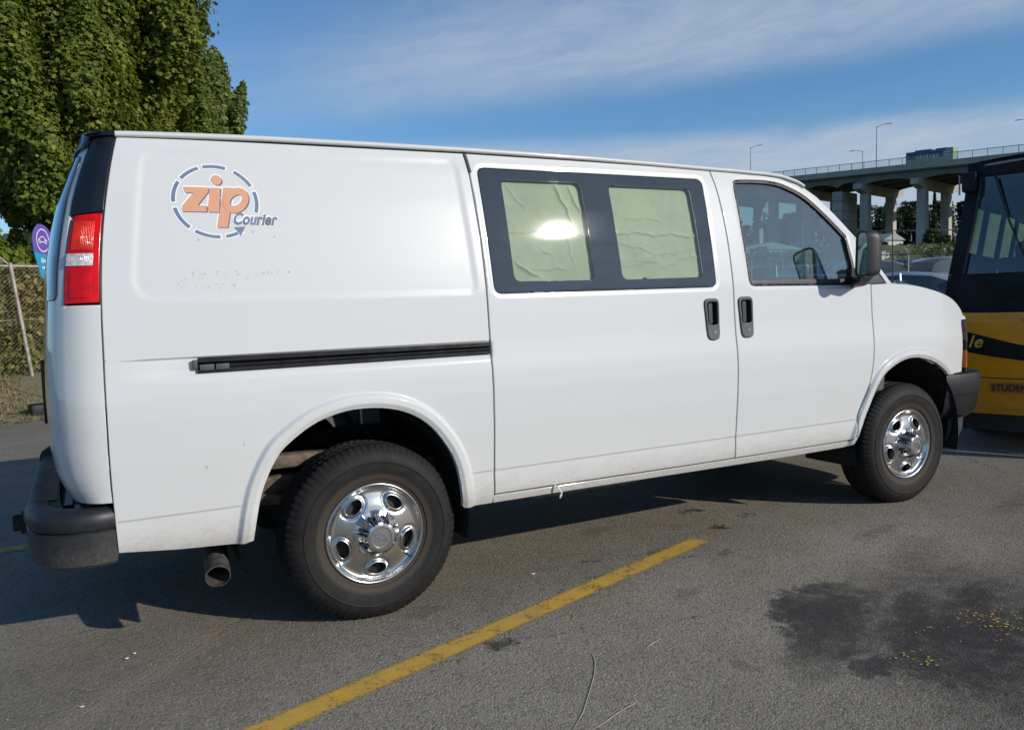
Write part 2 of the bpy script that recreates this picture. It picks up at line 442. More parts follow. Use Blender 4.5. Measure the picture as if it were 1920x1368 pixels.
van = thing('panel_van', (1.55, 1.0, 0), 'white panel van with a faded courier logo, parked broadside in the foreground', 'van')
def both(name, outline, holes, m, parents=(None, None), res=.02, h=0., depth=.025, edge=.003, lab=None, one=False, wall=True, extra=None):
    V, F, N = panel(outline, holes, mapSh(h), res, depth, edge, wall, extra)
    out = [mk(name, V, F, m, parents[0] or van, nrm=N)]
    if lab: out[0]['label'] = lab
    if not one:
        V2 = V*np.array([1, -1, 1])+np.array([0, 2., 0]); N2 = N*np.array([1, -1, 1])
        out.append(mk(name, V2, [f[::-1] for f in F], m, parents[1] or van, nrm=N2))
    return out

G = .0038        # half a shut line
SA = [(.517,1.984),(.530,1.900),(.539,1.721),(.545,1.587),(.547,1.35),(.547,1.133),(.547,1.007),(.547,.865),(.548,.706),(.548,.463)]
SB = [(1.950,1.984),(1.976,1.852),(1.990,1.638),(1.991,1.45),(1.989,1.326),(1.986,1.238),(1.985,1.017),(1.985,.907),(1.983,.709),(1.983,.456)]
SCm = [(3.061,1.352),(3.056,1.20),(3.053,1.046),(3.039,.881),(3.011,.764),(2.930,.603),(2.908,.485),(2.873,.457)]
SA = smooth_line(SA, .04); SB = smooth_line(SB, .04); SCm = smooth_line(SCm, .04)
sh = lambda L, dx: [(p[0]+dx, p[1]) for p in L]
# rear quarter panel
rear_edge = smooth_line([(-.970,.458),(-.9755,.637),(-.978,.807),(-.976,1.028),(-.972,1.20),(-.968,1.355),(-.955,1.54),(-.935,1.698),(-.905,1.86),(-.880,1.962)], .04)
TRK = [(-.667,1.146),(.547,1.146),(.547,1.089),(-.667,1.092)]
q_out = rear_edge+[(-.872,1.966),(-.34,1.974)]+sh(SA, -G)[:1]
sa = sh(SA, -G)
q_out += sa[1:-1]+[(.545,.449)]+[(.548-G,.444),(.54,.4205),(.398,.4215)]
arch_in = [p for p in Q_ARCH if p[1] > .425]
q_out += arch_in[::-1]+[(-.500,.428),(-.541,.421),(-.770,.436)]
def rings(P, ds, step, closed):
    out = []
    L = resample(P, step, closed)
    for d_ in ds: out.append(offset_in(L, d_))
    return out
Q_RG = rings(Q_ARCH, [s_*k for k in (.008,.016,.024,.034,.043,.047,.051,.055,.059,.063,.067,.074) for s_ in (1, -1)], .011, False)
F_RG = rings(F_ARCH, [s_*k for k in (.008,.016,.024,.034,.040,.044,.048,.052,.056,.060,.064,.070) for s_ in (1, -1)], .011, False)
E_RG = rings(EMB, (-.020,-.012,-.004,.004,.012,.020), .012, True)
CRS = [np.stack([np.arange(-.96, 3.0, .012), np.full(330, z_)], 1) for z_ in (.566,.572,.578)]
SHL = [np.stack([np.arange(-.965, .545, .013), np.full(len(np.arange(-.965, .545, .013)), z_)], 1) for z_ in (1.144,1.149,1.154,1.106,1.09,1.07)]
SWR = rings(SW_OUT, (-.012,-.020,-.030), .014, True); FWR = rings(FW_OUT, (-.010,-.018,-.026), .014, True)
quarter = both('quarter_panel', q_out, [], WHITE, res=.0165, extra=Q_RG+E_RG+CRS+SHL, lab='white rear side panel with a recessed swage and the faded logo')
# sill strip under the doors
sill = [(.545,.4565),(.86,.4535),(1.69,.4485),(2.38,.4475),(2.868,.4475),(2.90,.472),(2.915,.46),(2.90,.43),(2.841,.413),(2.40,.410),(1.70,.414),(1.05,.419),(.545,.4205)]
both('sill', sill, [], WHITE, res=.02, depth=.08)
# sliding door
sd_out = sh(SA, G)+[(.552,.4635),(.86,.4625),(1.69,.4565),(1.983-G,.4565)]+sh(SB, -G)[::-1]
def pocket_of(x0, x1, z0, z1): return round_poly([(x0+.018,z0+.075),(x1-.016,z0+.075),(x1-.012,z1-.016),(x0+.016,z1-.016)], .014, 4)
slide = both('sliding_door', sd_out, [offset_in(SW_OUT, -.004).tolist(), pocket_of(1.778, 1.878, 1.090, 1.304)], WHITE, res=.0175, extra=CRS+SWR)
# front door skin with its window opening
roof_line = [(2.30,1.978),(2.42,1.969),(2.50,1.950),(2.56,1.934)]
pil_top = [(2.619,1.918),(2.718,1.863),(2.814,1.785),(2.871,1.735),(2.990,1.622),(3.145,1.460),(3.235,1.362)]
fd_out = sh(SB, G)[::1]; fd_out = fd_out[::-1]
fd = sh(SB, G)+[(2.38,.4545),(2.868,.4555)]+sh(SCm, -G)[::-1]+[(3.060,1.357),(2.968,1.357),(2.972,1.40)]
fd += [(2.981,1.606)]+[(2.975,1.640),(2.871,1.735),(2.814,1.785),(2.718,1.863),(2.619,1.918)]+roof_line[::-1]
fdoor = both('front_door', fd, [offset_in(FW_OUT, -.002).tolist(), pocket_of(2.010, 2.114, 1.092, 1.308)], WHITE, res=.0175, extra=CRS+FWR+F_RG)
# windscreen pillar foot between the door frame and the hood
both('windscreen_pillar', [(2.978,1.638),(3.145,1.468),(3.247,1.357),(3.205,1.357),(3.130,1.442),(2.984,1.602)], [], WHITE, res=.02)
both('sail_panel', [(2.9715,1.598),(2.984,1.598),(3.128,1.438),(3.200,1.3615),(2.972,1.3615)], [], DPLAS, res=.03, h=-.008)
# front fender
fe = sh(SCm, G)
f_in = [p for p in F_ARCH if p[1] < .776 or True]
f_in = [p for p in F_ARCH if p[0] < 3.80 and p[1] > .448]
ft = smooth_line([(3.062,1.353),(3.237,1.357),(3.432,1.345),(3.60,1.322),(3.780,1.284),(3.90,1.242),(3.985,1.185),(4.012,1.150)], .03)
fend = ft+[(3.992,1.120),(3.982,1.09),(3.980,.95),(3.977,.776)]+[(3.80,.772)]+f_in+[(2.905,.440)]+[(2.868,.452)]
fe2 = sh(SCm, G)[::-1]
fend = ft+[(3.990,1.120),(3.981,1.09),(3.980,.95),(3.977,.776),(3.81,.772)]+f_in+[(2.916,.446),(2.908,.462)]+[p for p in fe2 if p[1] > .47][:]
fender = both('front_fender', fend, [], WHITE, res=.0165, extra=F_RG)

# door window frames, glass and trims -----------------------------------------------------------
so1 = round_poly([(.686,1.874),(1.118,1.876),(1.131,1.409),(.694,1.409)], .035, 5)
so2 = round_poly([(1.277,1.873),(1.790,1.874),(1.799,1.415),(1.290,1.408)], .035, 5)
fr = both('window_frame', SW_OUT, [so1, so2], FRIT, slide, res=.03, h=-.003, depth=.007, edge=.001)
CRINK = mat('foil_cover', (.60, .62, .52), rough=.7, metal=.0, var=.06, vscale=5, spec=.2, bump=.30, bscale=7, bdist=.02)
def crinkle(a, b):
    h = 0
    r = random.Random(5)
    for k in range(34):
        th = r.uniform(0, math.pi); f = r.uniform(8, 46); ph = r.uniform(0, 6.3); amp = .0105/f*r.uniform(.5, 1.5)
        u = a*math.cos(th)+b*math.sin(th)*1.3+.05*np.sin(5*b+ph)+.03*np.sin(9*a+2*ph)
        h = h+amp*np.abs(np.sin(f*u+ph))
    return h
for k, (so_, nm) in enumerate(((so1, 0), (so2, 1))):
    both('window_pane', offset_in(so_, .0005).tolist(), [], GLASSS, slide, res=.05, h=-.0045, depth=.004, edge=.0005)
    P = np.array(so_); lo, hi = P.min(0)-.03, P.max(0)+.03
    if k == 0: hi[0] -= .012
    aa, bb = np.meshgrid(np.linspace(lo[0], hi[0], 170), np.linspace(lo[1], hi[1], 170), indexing='ij')
    yy = base_y(aa, bb)+.022+crinkle(aa+k*3.1, bb)*.5
    def fold(x0, z0, x1, z1, dep, wd_, yy=yy):
        L_ = math.hypot(x1-x0, z1-z0); u_ = ((aa-x0)*(x1-x0)+(bb-z0)*(z1-z0))/L_; v_ = ((bb-z0)*(x1-x0)-(aa-x0)*(z1-z0))/L_
        v_ = v_+.006*np.sin(u_*31)+.003*np.sin(u_*83); return dep*.75*np.exp(-np.abs(v_)/(wd_*.55))*sm(-.02, .04, u_)*sm(-.02, .04, L_-u_)
    if k == 1:
        for q_ in ((1.28,1.640,1.82,1.628,.012,.010),(1.30,1.60,1.52,1.535,.007,.012),(1.40,1.50,1.70,1.56,.008,.014),(1.35,1.72,1.60,1.705,.006,.012),(1.32,1.48,1.55,1.50,.006,.010),(1.55,1.47,1.80,1.535,.007,.012)): yy = yy-fold(*q_)
    else:
        for q_ in ((.70,1.64,1.13,1.625,.009,.010),(.98,1.88,1.05,1.66,.014,.014),(1.06,1.87,1.10,1.72,.012,.012),(.72,1.50,.84,1.42,.014,.014),(.80,1.47,1.00,1.46,.008,.010),(.86,1.56,.93,1.53,.010,.008),(.72,1.86,.80,1.74,.007,.012),(1.02,1.62,1.03,1.48,.006,.006)): yy = yy-fold(*q_)
    for s in (0, 1):
        Y = yy if s == 0 else 2-yy
        o = grid_mesh('window_cover', np.stack([aa, Y, bb], -1), CRINK, slide[s], auto=180)
        if s == 0: o['label'] = 'crumpled pale green foil taped inside the side window'
    if k == 0:    # strip of bare sliding glass beside the first cover
        pass
FW_IN = offset_in(FW_OUT, .016).tolist()
both('window_trim', FW_OUT, [FW_IN], RUBBER, fdoor, res=.03, h=-.004, depth=.02)
both('window_pane', offset_in(FW_OUT, .012).tolist(), [], GLASSF, fdoor, res=.06, h=-.016, depth=.004, edge=.0005, wall=False)
both('belt_strip', [(2.125,1.372),(2.925,1.366),(2.925,1.392),(2.120,1.396)], [], DPLAS, fdoor, res=.04, h=-.002, depth=.02)
both('window_divider', [(2.925,1.37),(2.934,1.37),(2.932,1.49),(2.905,1.625),(2.889,1.63),(2.912,1.49)], [], BPLAS, fdoor, res=.03, h=.003, depth=.02)

# door handles -------------------------------------------------------------------------------------
def handle(x0, x1, z0, z1, par):
    W = x1-x0; H = z1-z0
    o = round_poly([(x0+.012,z0),(x1-.010,z0),(x1,z1),(x0,z1)], [.035,.035,.030,.030], 6)
    pocket = round_poly([(x0+.020,z0+.078),(x1-.018,z0+.078),(x1-.014,z1-.018),(x0+.018,z1-.018)], .014, 4)
    for s, P in enumerate(both('door_handle', o, [pocket], mat('handle_plastic', (.05, .055, .058), rough=.5, var=.1), par, res=.012, h=.010, depth=.034, edge=.005)):
        sg = (lambda y: y) if s == 0 else (lambda y: 2-y)
        yb = float(side_y(np.array(x0), np.array(z0)))
        b = MB(); b.prism(pocket_of(x0, x1, z0, z1), .022, .027, lambda p, q: (p[0], sg(float(side_y(p[0], p[1]))+q), p[1]))
        b.build('handle_pocket', BPLAS, P)
        b = MB(); xm = x0+.020+(W-.038)*.40
        b.prism(round_poly([(x0+.022,z0+.084),(xm,z0+.084),(xm+.004,z1-.024),(x0+.024,z1-.024)], .008, 3), -.009, .012, lambda p, q: (p[0], sg(float(side_y(p[0], p[1]))+q), p[1]))
        b.build('handle_grip', mat('handle_grip', (.035, .04, .045), rough=.3), P, auto=30)
        b = MB(); cx, cz = x0+W*.55, z0+.042; yc = float(side_y(cx, cz))
        if s == 0: b.lathe([(.0, -.0125), (.0085, -.0125), (.0095, -.0105), (.0095, .0)], (cx, yc, cz), 'y', 20)
        else: b.lathe([(.0, .0125), (.0085, .0125), (.0095, .0105), (.0095, .0)], (cx, 2-yc, cz), 'y', 20)
        b.build('lock_cylinder', CHROME, P, auto=30)
handle(1.778, 1.878, 1.090, 1.304, slide)
handle(2.010, 2.114, 1.092, 1.308, fdoor)

# sliding door rail in the rear quarter --------------------------------------------------------
RAIL = mat('rail_black', (.010, .011, .014), rough=.62, spec=.2, var=.15, vscale=20)
for s in (0, 1):
    sg = (lambda y: y) if s == 0 else (lambda y: 2-y)
    b = MB()
    prof = [(1.1475, -.004), (1.1475, -.009), (1.131, -.013), (1.127, -.006), (1.121, .002), (1.117, -.008), (1.112, -.010), (1.108, -.006), (1.103, -.011), (1.094, -.013), (1.0905, -.008), (1.0905, .004)]
    P = []
    for x in np.linspace(-.667, .5445, 40):
        yb = float(base_y(x, 1.12))+.008
        P.append([(x, sg(yb+dy), z-.0025*(x+.667)/1.2*(1 if z > 1.12 else -1)) for z, dy in prof])
    o = grid_mesh('door_rail', P, RAIL, quarter[s], flip=(s == 1), auto=25)
    b = MB()
    yb = float(base_y(-.64, 1.12))+.008
    for xa, xb in ((-.661,-.610),(-.604,-.556)):
        b.box((xa, min(sg(yb-.016), sg(yb-.004)), 1.100), (xb, max(sg(yb-.016), sg(yb-.004)), 1.122))
    b.box((-.684, min(sg(yb-.010), sg(yb+.004)), 1.106), (-.6675, max(sg(yb-.010), sg(yb+.004)), 1.140))
    b.build('rail_stop', mat('rail_stop_grey', (.07, .078, .085), rough=.5), o, bevel=.002)
    # rubber seal at the top of the sliding door shut line
    b = MB(); 
    L = [(p[0]+.004, p[1]) for p in SA if p[1] > 1.90]
    P = [[(p[0]-.008, sg(float(side_y(p[0], p[1]))+.001), p[1]), (p[0]-.006, sg(float(side_y(p[0], p[1]))-.005), p[1]), (p[0]+.006, sg(float(side_y(p[0], p[1]))-.005), p[1]), (p[0]+.008, sg(float(side_y(p[0], p[1]))+.001), p[1])] for p in L]
    grid_mesh('corner_seal', P, RUBBER, slide[s], flip=(s == 0), auto=30)

# roof ----------------------------------------------------------------------------------------------
RX = [-1.02,-.95,-.872,-.60,-.34,.077,.496,.85,1.177,1.55,1.877,2.10,2.216,2.34,2.456,2.553,2.60]
RZ = [1.958,1.975,1.985,1.994,2.001,2.006,2.010,2.010,2.009,2.004,1.998,1.995,1.992,1.989,1.982,1.960,1.944]
xs = np.linspace(-.985, 2.60, 90); rz = np.interp(xs, RX, RZ)
P = []
for x, z in zip(xs, rz):
    ye = float(base_y(x, z))-.004; row = []
    for s in np.linspace(0, 1, 40):
        yy = ye+(2-2*ye)*s; c = 1-(2*s-1)**2
        e = min(s, 1-s)*(2-2*ye)
        row.append((x, yy, z+.052*c**.8*(1 if x < 2.3 else 1-.25*(x-2.3)/.3)*min(1, 1+(0)) ))
    P.append(row)
grid_mesh('roof', P, WHITE, van, flip=True, auto=60)
# drip rail: a rolled gutter along both roof edges
for s in (0, 1):
    sg = (lambda y: y) if s == 0 else (lambda y: 2-y)
    X = np.linspace(-.885, 2.625, 110); P = []
    for x in X:
        zt = float(np.interp(x, RX, RZ)) if x < 2.6 else 1.944-(x-2.6)*.6
        yb = float(base_y(x, zt-.012)); 
        prof = [(.012, .004), (.002, .004), (-.009, .001), (-.015, -.005), (-.0165, -.012), (-.013, -.018), (-.005, -.0195), (.014, -.0195)]
        P.append([(x, sg(yb+dy), zt+dz) for dy, dz in prof])
    grid_mesh('drip_rail', P, WHITE, van, flip=(s == 0), auto=60)
    P = []
    for x in np.linspace(-.874, 2.60, 90):
        zt = float(np.interp(x, RX, RZ)); yb = float(base_y(x, zt-.02))
        P.append([(x, sg(yb+.006), zt-.0185), (x, sg(yb+.004), zt-.030), (x, sg(yb+.012), zt-.040)])
    grid_mesh('gutter_shade_band', P, mat('gutter_grey', (.10, .095, .095), rough=.6), van, flip=(s == 1), auto=60)  # dark grey strip paints in the shadow band below the drip rail

# rear: corners, doors, lamps, glass -------------------------------------------------------------
PLAN = smooth_line([(-.9705,.000),(-1.02,.006),(-1.065,.028),(-1.10,.060),(-1.128,.105),(-1.145,.165),(-1.155,.25),(-1.162,.40),(-1.168,.65),(-1.172,1.0)], .012)
PLAN = np.array(PLAN); _s = np.concatenate([[0], np.cumsum(np.hypot(*np.diff(PLAN, axis=0).T))]); SL = float(_s[-1])
KZ = ([.40,.646,.681,.74,.82,1.0,1.2,1.36,1.46,1.55,1.65,1.73,1.81,1.88,1.95,2.0], [.55,.74,.84,.95,1.01,1.04,1.03,.985,.965,.93,.885,.84,.76,.69,.62,.55])
_re = np.array(rear_edge)
def rear_map(h=0.):
    def f(s, z, d):
        s = np.asarray(s, float); z = np.asarray(z, float)
        px = np.interp(s, _s, PLAN[:, 0]); py = np.interp(s, _s, PLAN[:, 1])
        tx = np.gradient(PLAN[:, 0], _s); ty = np.gradient(PLAN[:, 1], _s)
        nx = np.interp(s, _s, -ty); ny = np.interp(s, _s, tx); L = np.hypot(nx, ny); nx, ny = nx/L, ny/L   # outward
        xs = np.interp(z, _re[:, 1], _re[:, 0]); k = np.interp(z, *KZ)
        by = base_y(xs, z)
        X = xs+(px-PLAN[0, 0])*k; Y = py+by*(1-py)
        return np.stack([X+nx*(h-d), Y+ny*(h-d), z], -1)
    return f
def rear(name, outline, holes, m, parents, h=0., res=.02, depth=.02, edge=.003, wall=True, lab=None, mats=None):
    V, F, N = panel(outline, holes, rear_map(h), res, depth, edge, wall)
    a = mk(name, V, F, m, parents[0], nrm=N)
    b = mk(name, V*np.array([1, -1, 1])+np.array([0, 2., 0]), [f[::-1] for f in F], m, parents[1], nrm=N*np.array([1, -1, 1]))
    if lab: a['label'] = lab
    return a, b
ZL, ZM, ZT = .646, 1.354, 1.966
rdoor = rear('rear_door', [(.005,ZL),(SL-.004,ZL),(SL-.004,1.93),(.150,1.93),(.143,1.66),(.138,ZM-.002),(.005,ZM-.002)],
             [round_poly([(.22,1.42),(SL-.10,1.42),(SL-.10,1.85),(.22,1.85)], .05)], WHITE, (van, van), res=.022)
rear('rear_window', round_poly([(.168,1.372),(SL-.05,1.372),(SL-.05,1.90),(.176,1.90)], .03), [], mat('rear_glass_dark', (.010, .014, .018), rough=.03, spec=.8, coat=1.), rdoor, h=.006, depth=.010, res=.03)
PILM = mat('pillar_cover_black', (.012, .014, .020), rough=.16, spec=.55, var=.15)
rear('pillar_cover', [(.006,1.686),(.142,1.674),(.150,1.80),(.150,1.94),(.142,1.966),(.012,1.966)], [], PILM, (van, van), h=.002, res=.02)
rear('rear_header', [(.012,1.968),(.145,1.968),(.160,1.925),(SL,1.935),(SL,1.995),(.25,1.992),(.012,1.982)], [], PILM, (van, van), h=.014, res=.02, depth=.06)
RED = mat('lamp_red', (.66, .003, .004), rough=.12, spec=.35, coat=.25, var=.12, vscale=25)
REDB = mat('lamp_red_bright', (.95, .035, .008), rough=.22, spec=.4, coat=.25, var=.25, vscale=14)
CLR = mat('lamp_clear', (.80, .80, .80), rough=.15, metal=.1, coat=.6, var=.2, vscale=60)
tl = rear('taillight', [(.0085,1.361),(.131,1.358),(.128,1.56),(.118,1.655),(.112,1.672),(.0085,1.680)], [], RED, (van, van), h=.004, res=.012, depth=.03,
          lab='tall red tail lamp wrapping the rear corner')
# moulded ribs and the reversing lens stand proud of the housing
def ribs(name, s0, s1, z0, z1, n, m, h, par, fill=.62):
    Vs, Fs, Ns = [], [], []; c = 0
    for k in range(n):
        a = s0+(s1-s0)*k/n; b_ = a+(s1-s0)/n*fill
        V, F, N = panel([(a,z0),(b_,z0),(b_,z1),(a,z1)], [], rear_map(h), .03, .006, .0008)
        Vs.append(V); Ns.append(N); Fs += [tuple(i+c for i in f) for f in F]; c += len(V)
    V = np.concatenate(Vs); N = np.concatenate(Ns)
    mk(name, V, Fs, m, par[0], nrm=N)
    mk(name, V*np.array([1, -1, 1])+np.array([0, 2., 0]), [f[::-1] for f in Fs], m, par[1], nrm=N*np.array([1, -1, 1]))
ribs('lens_rib', .032, .112, 1.548, 1.650, 13, REDB, .0065, tl, .8)
ribs('reversing_lens', .030, .128, 1.492, 1.535, 15, CLR, .0070, tl, .9)
ribs('lens_rib', .034, .108, 1.378, 1.474, 1, RED, .0065, tl, 1.)
# lamp surround and the seam behind the rear doors
b = MB()
for s in (0, 1):
    sg = (lambda y: y) if s == 0 else (lambda y: 2-y)
    pts = [(float(np.interp(z, _re[:, 1], _re[:, 0]))-.004, sg(float(base_y(float(np.interp(z, _re[:, 1], _re[:, 0])), z))+.008), z) for z in np.linspace(.65, 1.96, 24)]
    MB().tube(pts, .006, 6).build('door_seal', RUBBER, van)
# number plate housing / pull on the rear doors
b = MB(); b.prism(round_poly([(.84,.855),(.965,.865),(.965,1.12),(.84,1.135)], .02, 3), -1.160, -1.203, lambda p, q: (q, p[0], p[1]))
b.build('door_pull', BPLAS, rdoor[0], bevel=.008)
# floor of the body and tail skirt
b = MB()
for xa, xb, yo in ((-1.12,-.62,.12),(-.62,.50,.34),(.50,2.85,.10),(2.85,3.95,.36)): b.box((xa, yo, .47), (xb-.002, 2-yo, .50))
b.box((-1.10, .10, .505), (-1.02, 1.90, .64))
b.build('floor_pan', UNDER, van)

# rear bumper ------------------------------------------------------------------------------------------
def sweep(path, prof, name, m, parent, auto=40, flip=False, cap=True):
    """path: plan points with outward normals computed; prof: (out, z) list"""
    path = np.array(path, float); T = np.gradient(path, axis=0); T /= np.linalg.norm(T, axis=1)[:, None]
    N = np.stack([T[:, 1], -T[:, 0]], 1)
    if flip: N = -N
    P = []
    for p, n in zip(path, N):
        P.append([(p[0]+n[0]*o, p[1]+n[1]*o, z) for o, z in prof])
    P = np.array(P); a, bq = P.shape[:2]; F = []
    for i in range(a-1):
        for j in range(bq-1): F.append((i*bq+j, i*bq+j+1, (i+1)*bq+j+1, (i+1)*bq+j))
    if cap: F.append(tuple(range(bq))); F.append(tuple((a-1)*bq+j for j in range(bq-1, -1, -1)))
    o = mk(name, P.reshape(-1, 3), F, m, parent)
    bm = bmesh.new(); bm.from_mesh(o.data); bmesh.ops.recalc_face_normals(bm, faces=bm.faces); bm.to_mesh(o.data); bm.free()
    o.data.polygons.foreach_set('use_smooth', [True]*len(o.data.polygons)); o.data.set_sharp_from_angle(angle=math.radians(auto)); return o
half = smooth_line([(-.978,.062),(-1.03,.045),(-1.10,.05),(-1.16,.078),(-1.205,.13),(-1.232,.20),(-1.245,.30),(-1.255,.45)], .02)
full = half+[(-1.258,.6),(-1.262,1.0),(-1.258,1.4)]+[(p[0], 2-p[1]) for p in half[::-1]]
RB = sweep(full, [(-.02,.425),(.0,.420),(.012,.432),(.018,.47),(.020,.545),(.008,.553),(.012,.575),(.004,.592),(-.012,.600),(-.075,.603),(-.10,.600),(-.10,.44)], 'rear_bumper', BUMPM, van, auto=32, flip=True)
RB['label'] = 'dark grey rear step bumper with raised end caps'
for s in (0, 1):       # raised moulded end caps
    pth = [(p[0], p[1]) for p in half if p[1] < .33 or p[0] > -1.2]
    pth = pth if s == 0 else [(p[0], 2-p[1]) for p in pth[::-1]]
    e = sweep(pth, [(-.03,.56),(.018,.556),(.026,.575),(.024,.602),(.012,.622),(-.012,.632),(-.055,.628),(-.07,.60)], 'bumper_end_cap', BUMPM, RB, auto=50, flip=True)
MB().box((-1.225,.42,.600),(-1.165,1.58,.608)).build('step_pad', BPLAS, RB)
b = MB(); b.box((-1.33,.94,.37),(-1.10,1.06,.45)); b.tube([(-1.30,1.0,.41),(-1.36,1.0,.41)], .038, 10); b.build('tow_hitch', UNDER, van, bevel=.006)

# nose -----------------------------------------------------------------------------------------------
NOSE = smooth_line([(3.985,.076),(4.035,.084),(4.085,.108),(4.125,.16),(4.16,.25),(4.20,.42),(4.235,.65),(4.25,1.0)], .015)
hood_e = [(x, z) for x, z in ft if x >= 3.06]
P = []
n = len(hood_e)
xc = np.linspace(3.40, 4.235, n)
for i, (x, z) in enumerate(hood_e):
    ye = float(side_y(x, z)); row = []
    t_ = i/(n-1); zc = z+.085*(1-t_)+.035*t_
    for s in np.linspace(0, 1, 41):
        q = abs(2*s-1); w = (1-q**3.2)
        X = x+(xc[i]-x)*w; row.append((X, ye+(2-2*ye)*s, z+(zc-z)*(1-q**2.2)))
    P.append(row)
hood = grid_mesh('hood', P, WHITE, van, auto=50, flip=True)
noseF = NOSE+[(p[0], 2-p[1]) for p in NOSE[::-1]][1:]
def nose_strip(name, z0, z1, m, out0=0, out1=0, y0=.07, y1=.5, parent=van, thick=.03, lean=0.):
    res = []
    for s in (0, 1):
        pth = [p for p in NOSE if y0 <= p[1] <= y1]
        if s: pth = [(p[0], 2-p[1]) for p in pth[::-1]]
        res.append(sweep(pth, [(-thick, z0),(out0, z0),(out1, (z0+z1)/2),(out0+lean, z1),(-thick, z1)], name, m, parent, auto=40, flip=False))
    return res
LENS = mat('headlamp_lens', (.10, .12, .15), rough=.05, metal=.4, spec=.9, coat=1., var=.3, vscale=25)
nose_strip('headlight', .975, 1.112, LENS, .008, .004, .08, .46, lean=-.012)
nose_strip('lamp_bezel', .915, .972, BPLAS, .004, .004, .08, .46)
nose_strip('turn_signal', .80, .912, mat('amber_lens', (.85, .20, .02), rough=.12, coat=1., var=.1), .006, .008, .08, .40)
nose_strip('fender_nose', .775, .797, DPLAS, .004, .004, .08, .99)
cen = [p for p in noseF if .465 <= p[1] <= 1.535]
gr = sweep(cen, [(-.05,.80),(0,.80),(.008,.95),(-.01,1.11),(-.05,1.11)], 'grille', BPLAS, van, flip=False)
for zz in (.86,.91,.99,1.04): sweep(cen, [(-.01,zz-.010),(.014,zz-.010),(.014,zz+.010),(-.01,zz+.010)], 'grille_bar', DPLAS, gr, flip=False)
sweep(noseF, [(-.06,1.112),(-.004,1.114),(-.006,1.128),(-.022,1.146),(-.06,1.15)], 'hood_lip', WHITE, van, flip=False)
fb = smooth_line([(3.835,.078),(3.93,.060),(4.05,.058),(4.16,.070),(4.235,.105),(4.28,.18),(4.31,.32),(4.34,.6),(4.35,1.0)], .02)
fbf = fb+[(p[0], 2-p[1]) for p in fb[::-1]][1:]
FB = sweep(fbf, [(-.10,.765),(-.015,.770),(.0,.762),(.004,.74),(.002,.635),(-.003,.625)], 'front_bumper', BUMPM, van, cap=False, flip=False)
FB['label'] = 'grey front bumper with scuffed darker lower half'
sweep(fbf, [(-.006,.627),(-.010,.60),(-.018,.55),(-.045,.49),(-.09,.455)], 'bumper_lower', BPLAS, FB, cap=False, flip=False)
ad = smooth_line([(3.90,.10),(4.0,.098),(4.08,.12),(4.16,.20),(4.20,.40),(4.22,1.0)], .03); ad = ad+[(p[0], 2-p[1]) for p in ad[::-1]][1:]
sweep(ad, [(.0,.47),(-.004,.40),(-.030,.325),(-.036,.325),(-.012,.40),(-.012,.47)], 'air_dam', BUMPM, FB, flip=False)
# windscreen
wp = smooth_line([(2.60,1.938),(2.66,1.905),(2.718,1.872),(2.814,1.792),(2.871,1.742),(2.990,1.632),(3.145,1.468),(3.245,1.362)], .04)
P = []
for i, (x, z) in enumerate(wp):
    t_ = i/(len(wp)-1); ye = float(base_y(x, z))+.012; bul = .06+.20*t_
    P.append([(x+bul*(1-abs(2*s-1)**2.2), ye+(2-2*ye)*s, z+.028*(1-t_)*(1-(2*s-1)**2)) for s in np.linspace(0, 1, 31)])
grid_mesh('windscreen', P, glass('screen_glass', (.62, .78, .72)), van, flip=True, auto=60)
P = []
for i, y_ in enumerate(np.linspace(.06, 1.94, 31)):
    q = 1-abs(y_-1)**2.2; P.append([(3.20+.26*q, y_, 1.352), (3.42+.05*q, y_, 1.362+.055*q)])
grid_mesh('cowl', P, BPLAS, van, flip=True)
# antenna on the wing
b = MB(); b.tube([(3.36,.115,1.352),(3.36,.115,1.375)], [.016,.010], 10); b.tube([(3.36,.115,1.375),(3.358,.117,1.70)], [.0036,.0026], 6)
b.build('antenna', BPLAS, van)

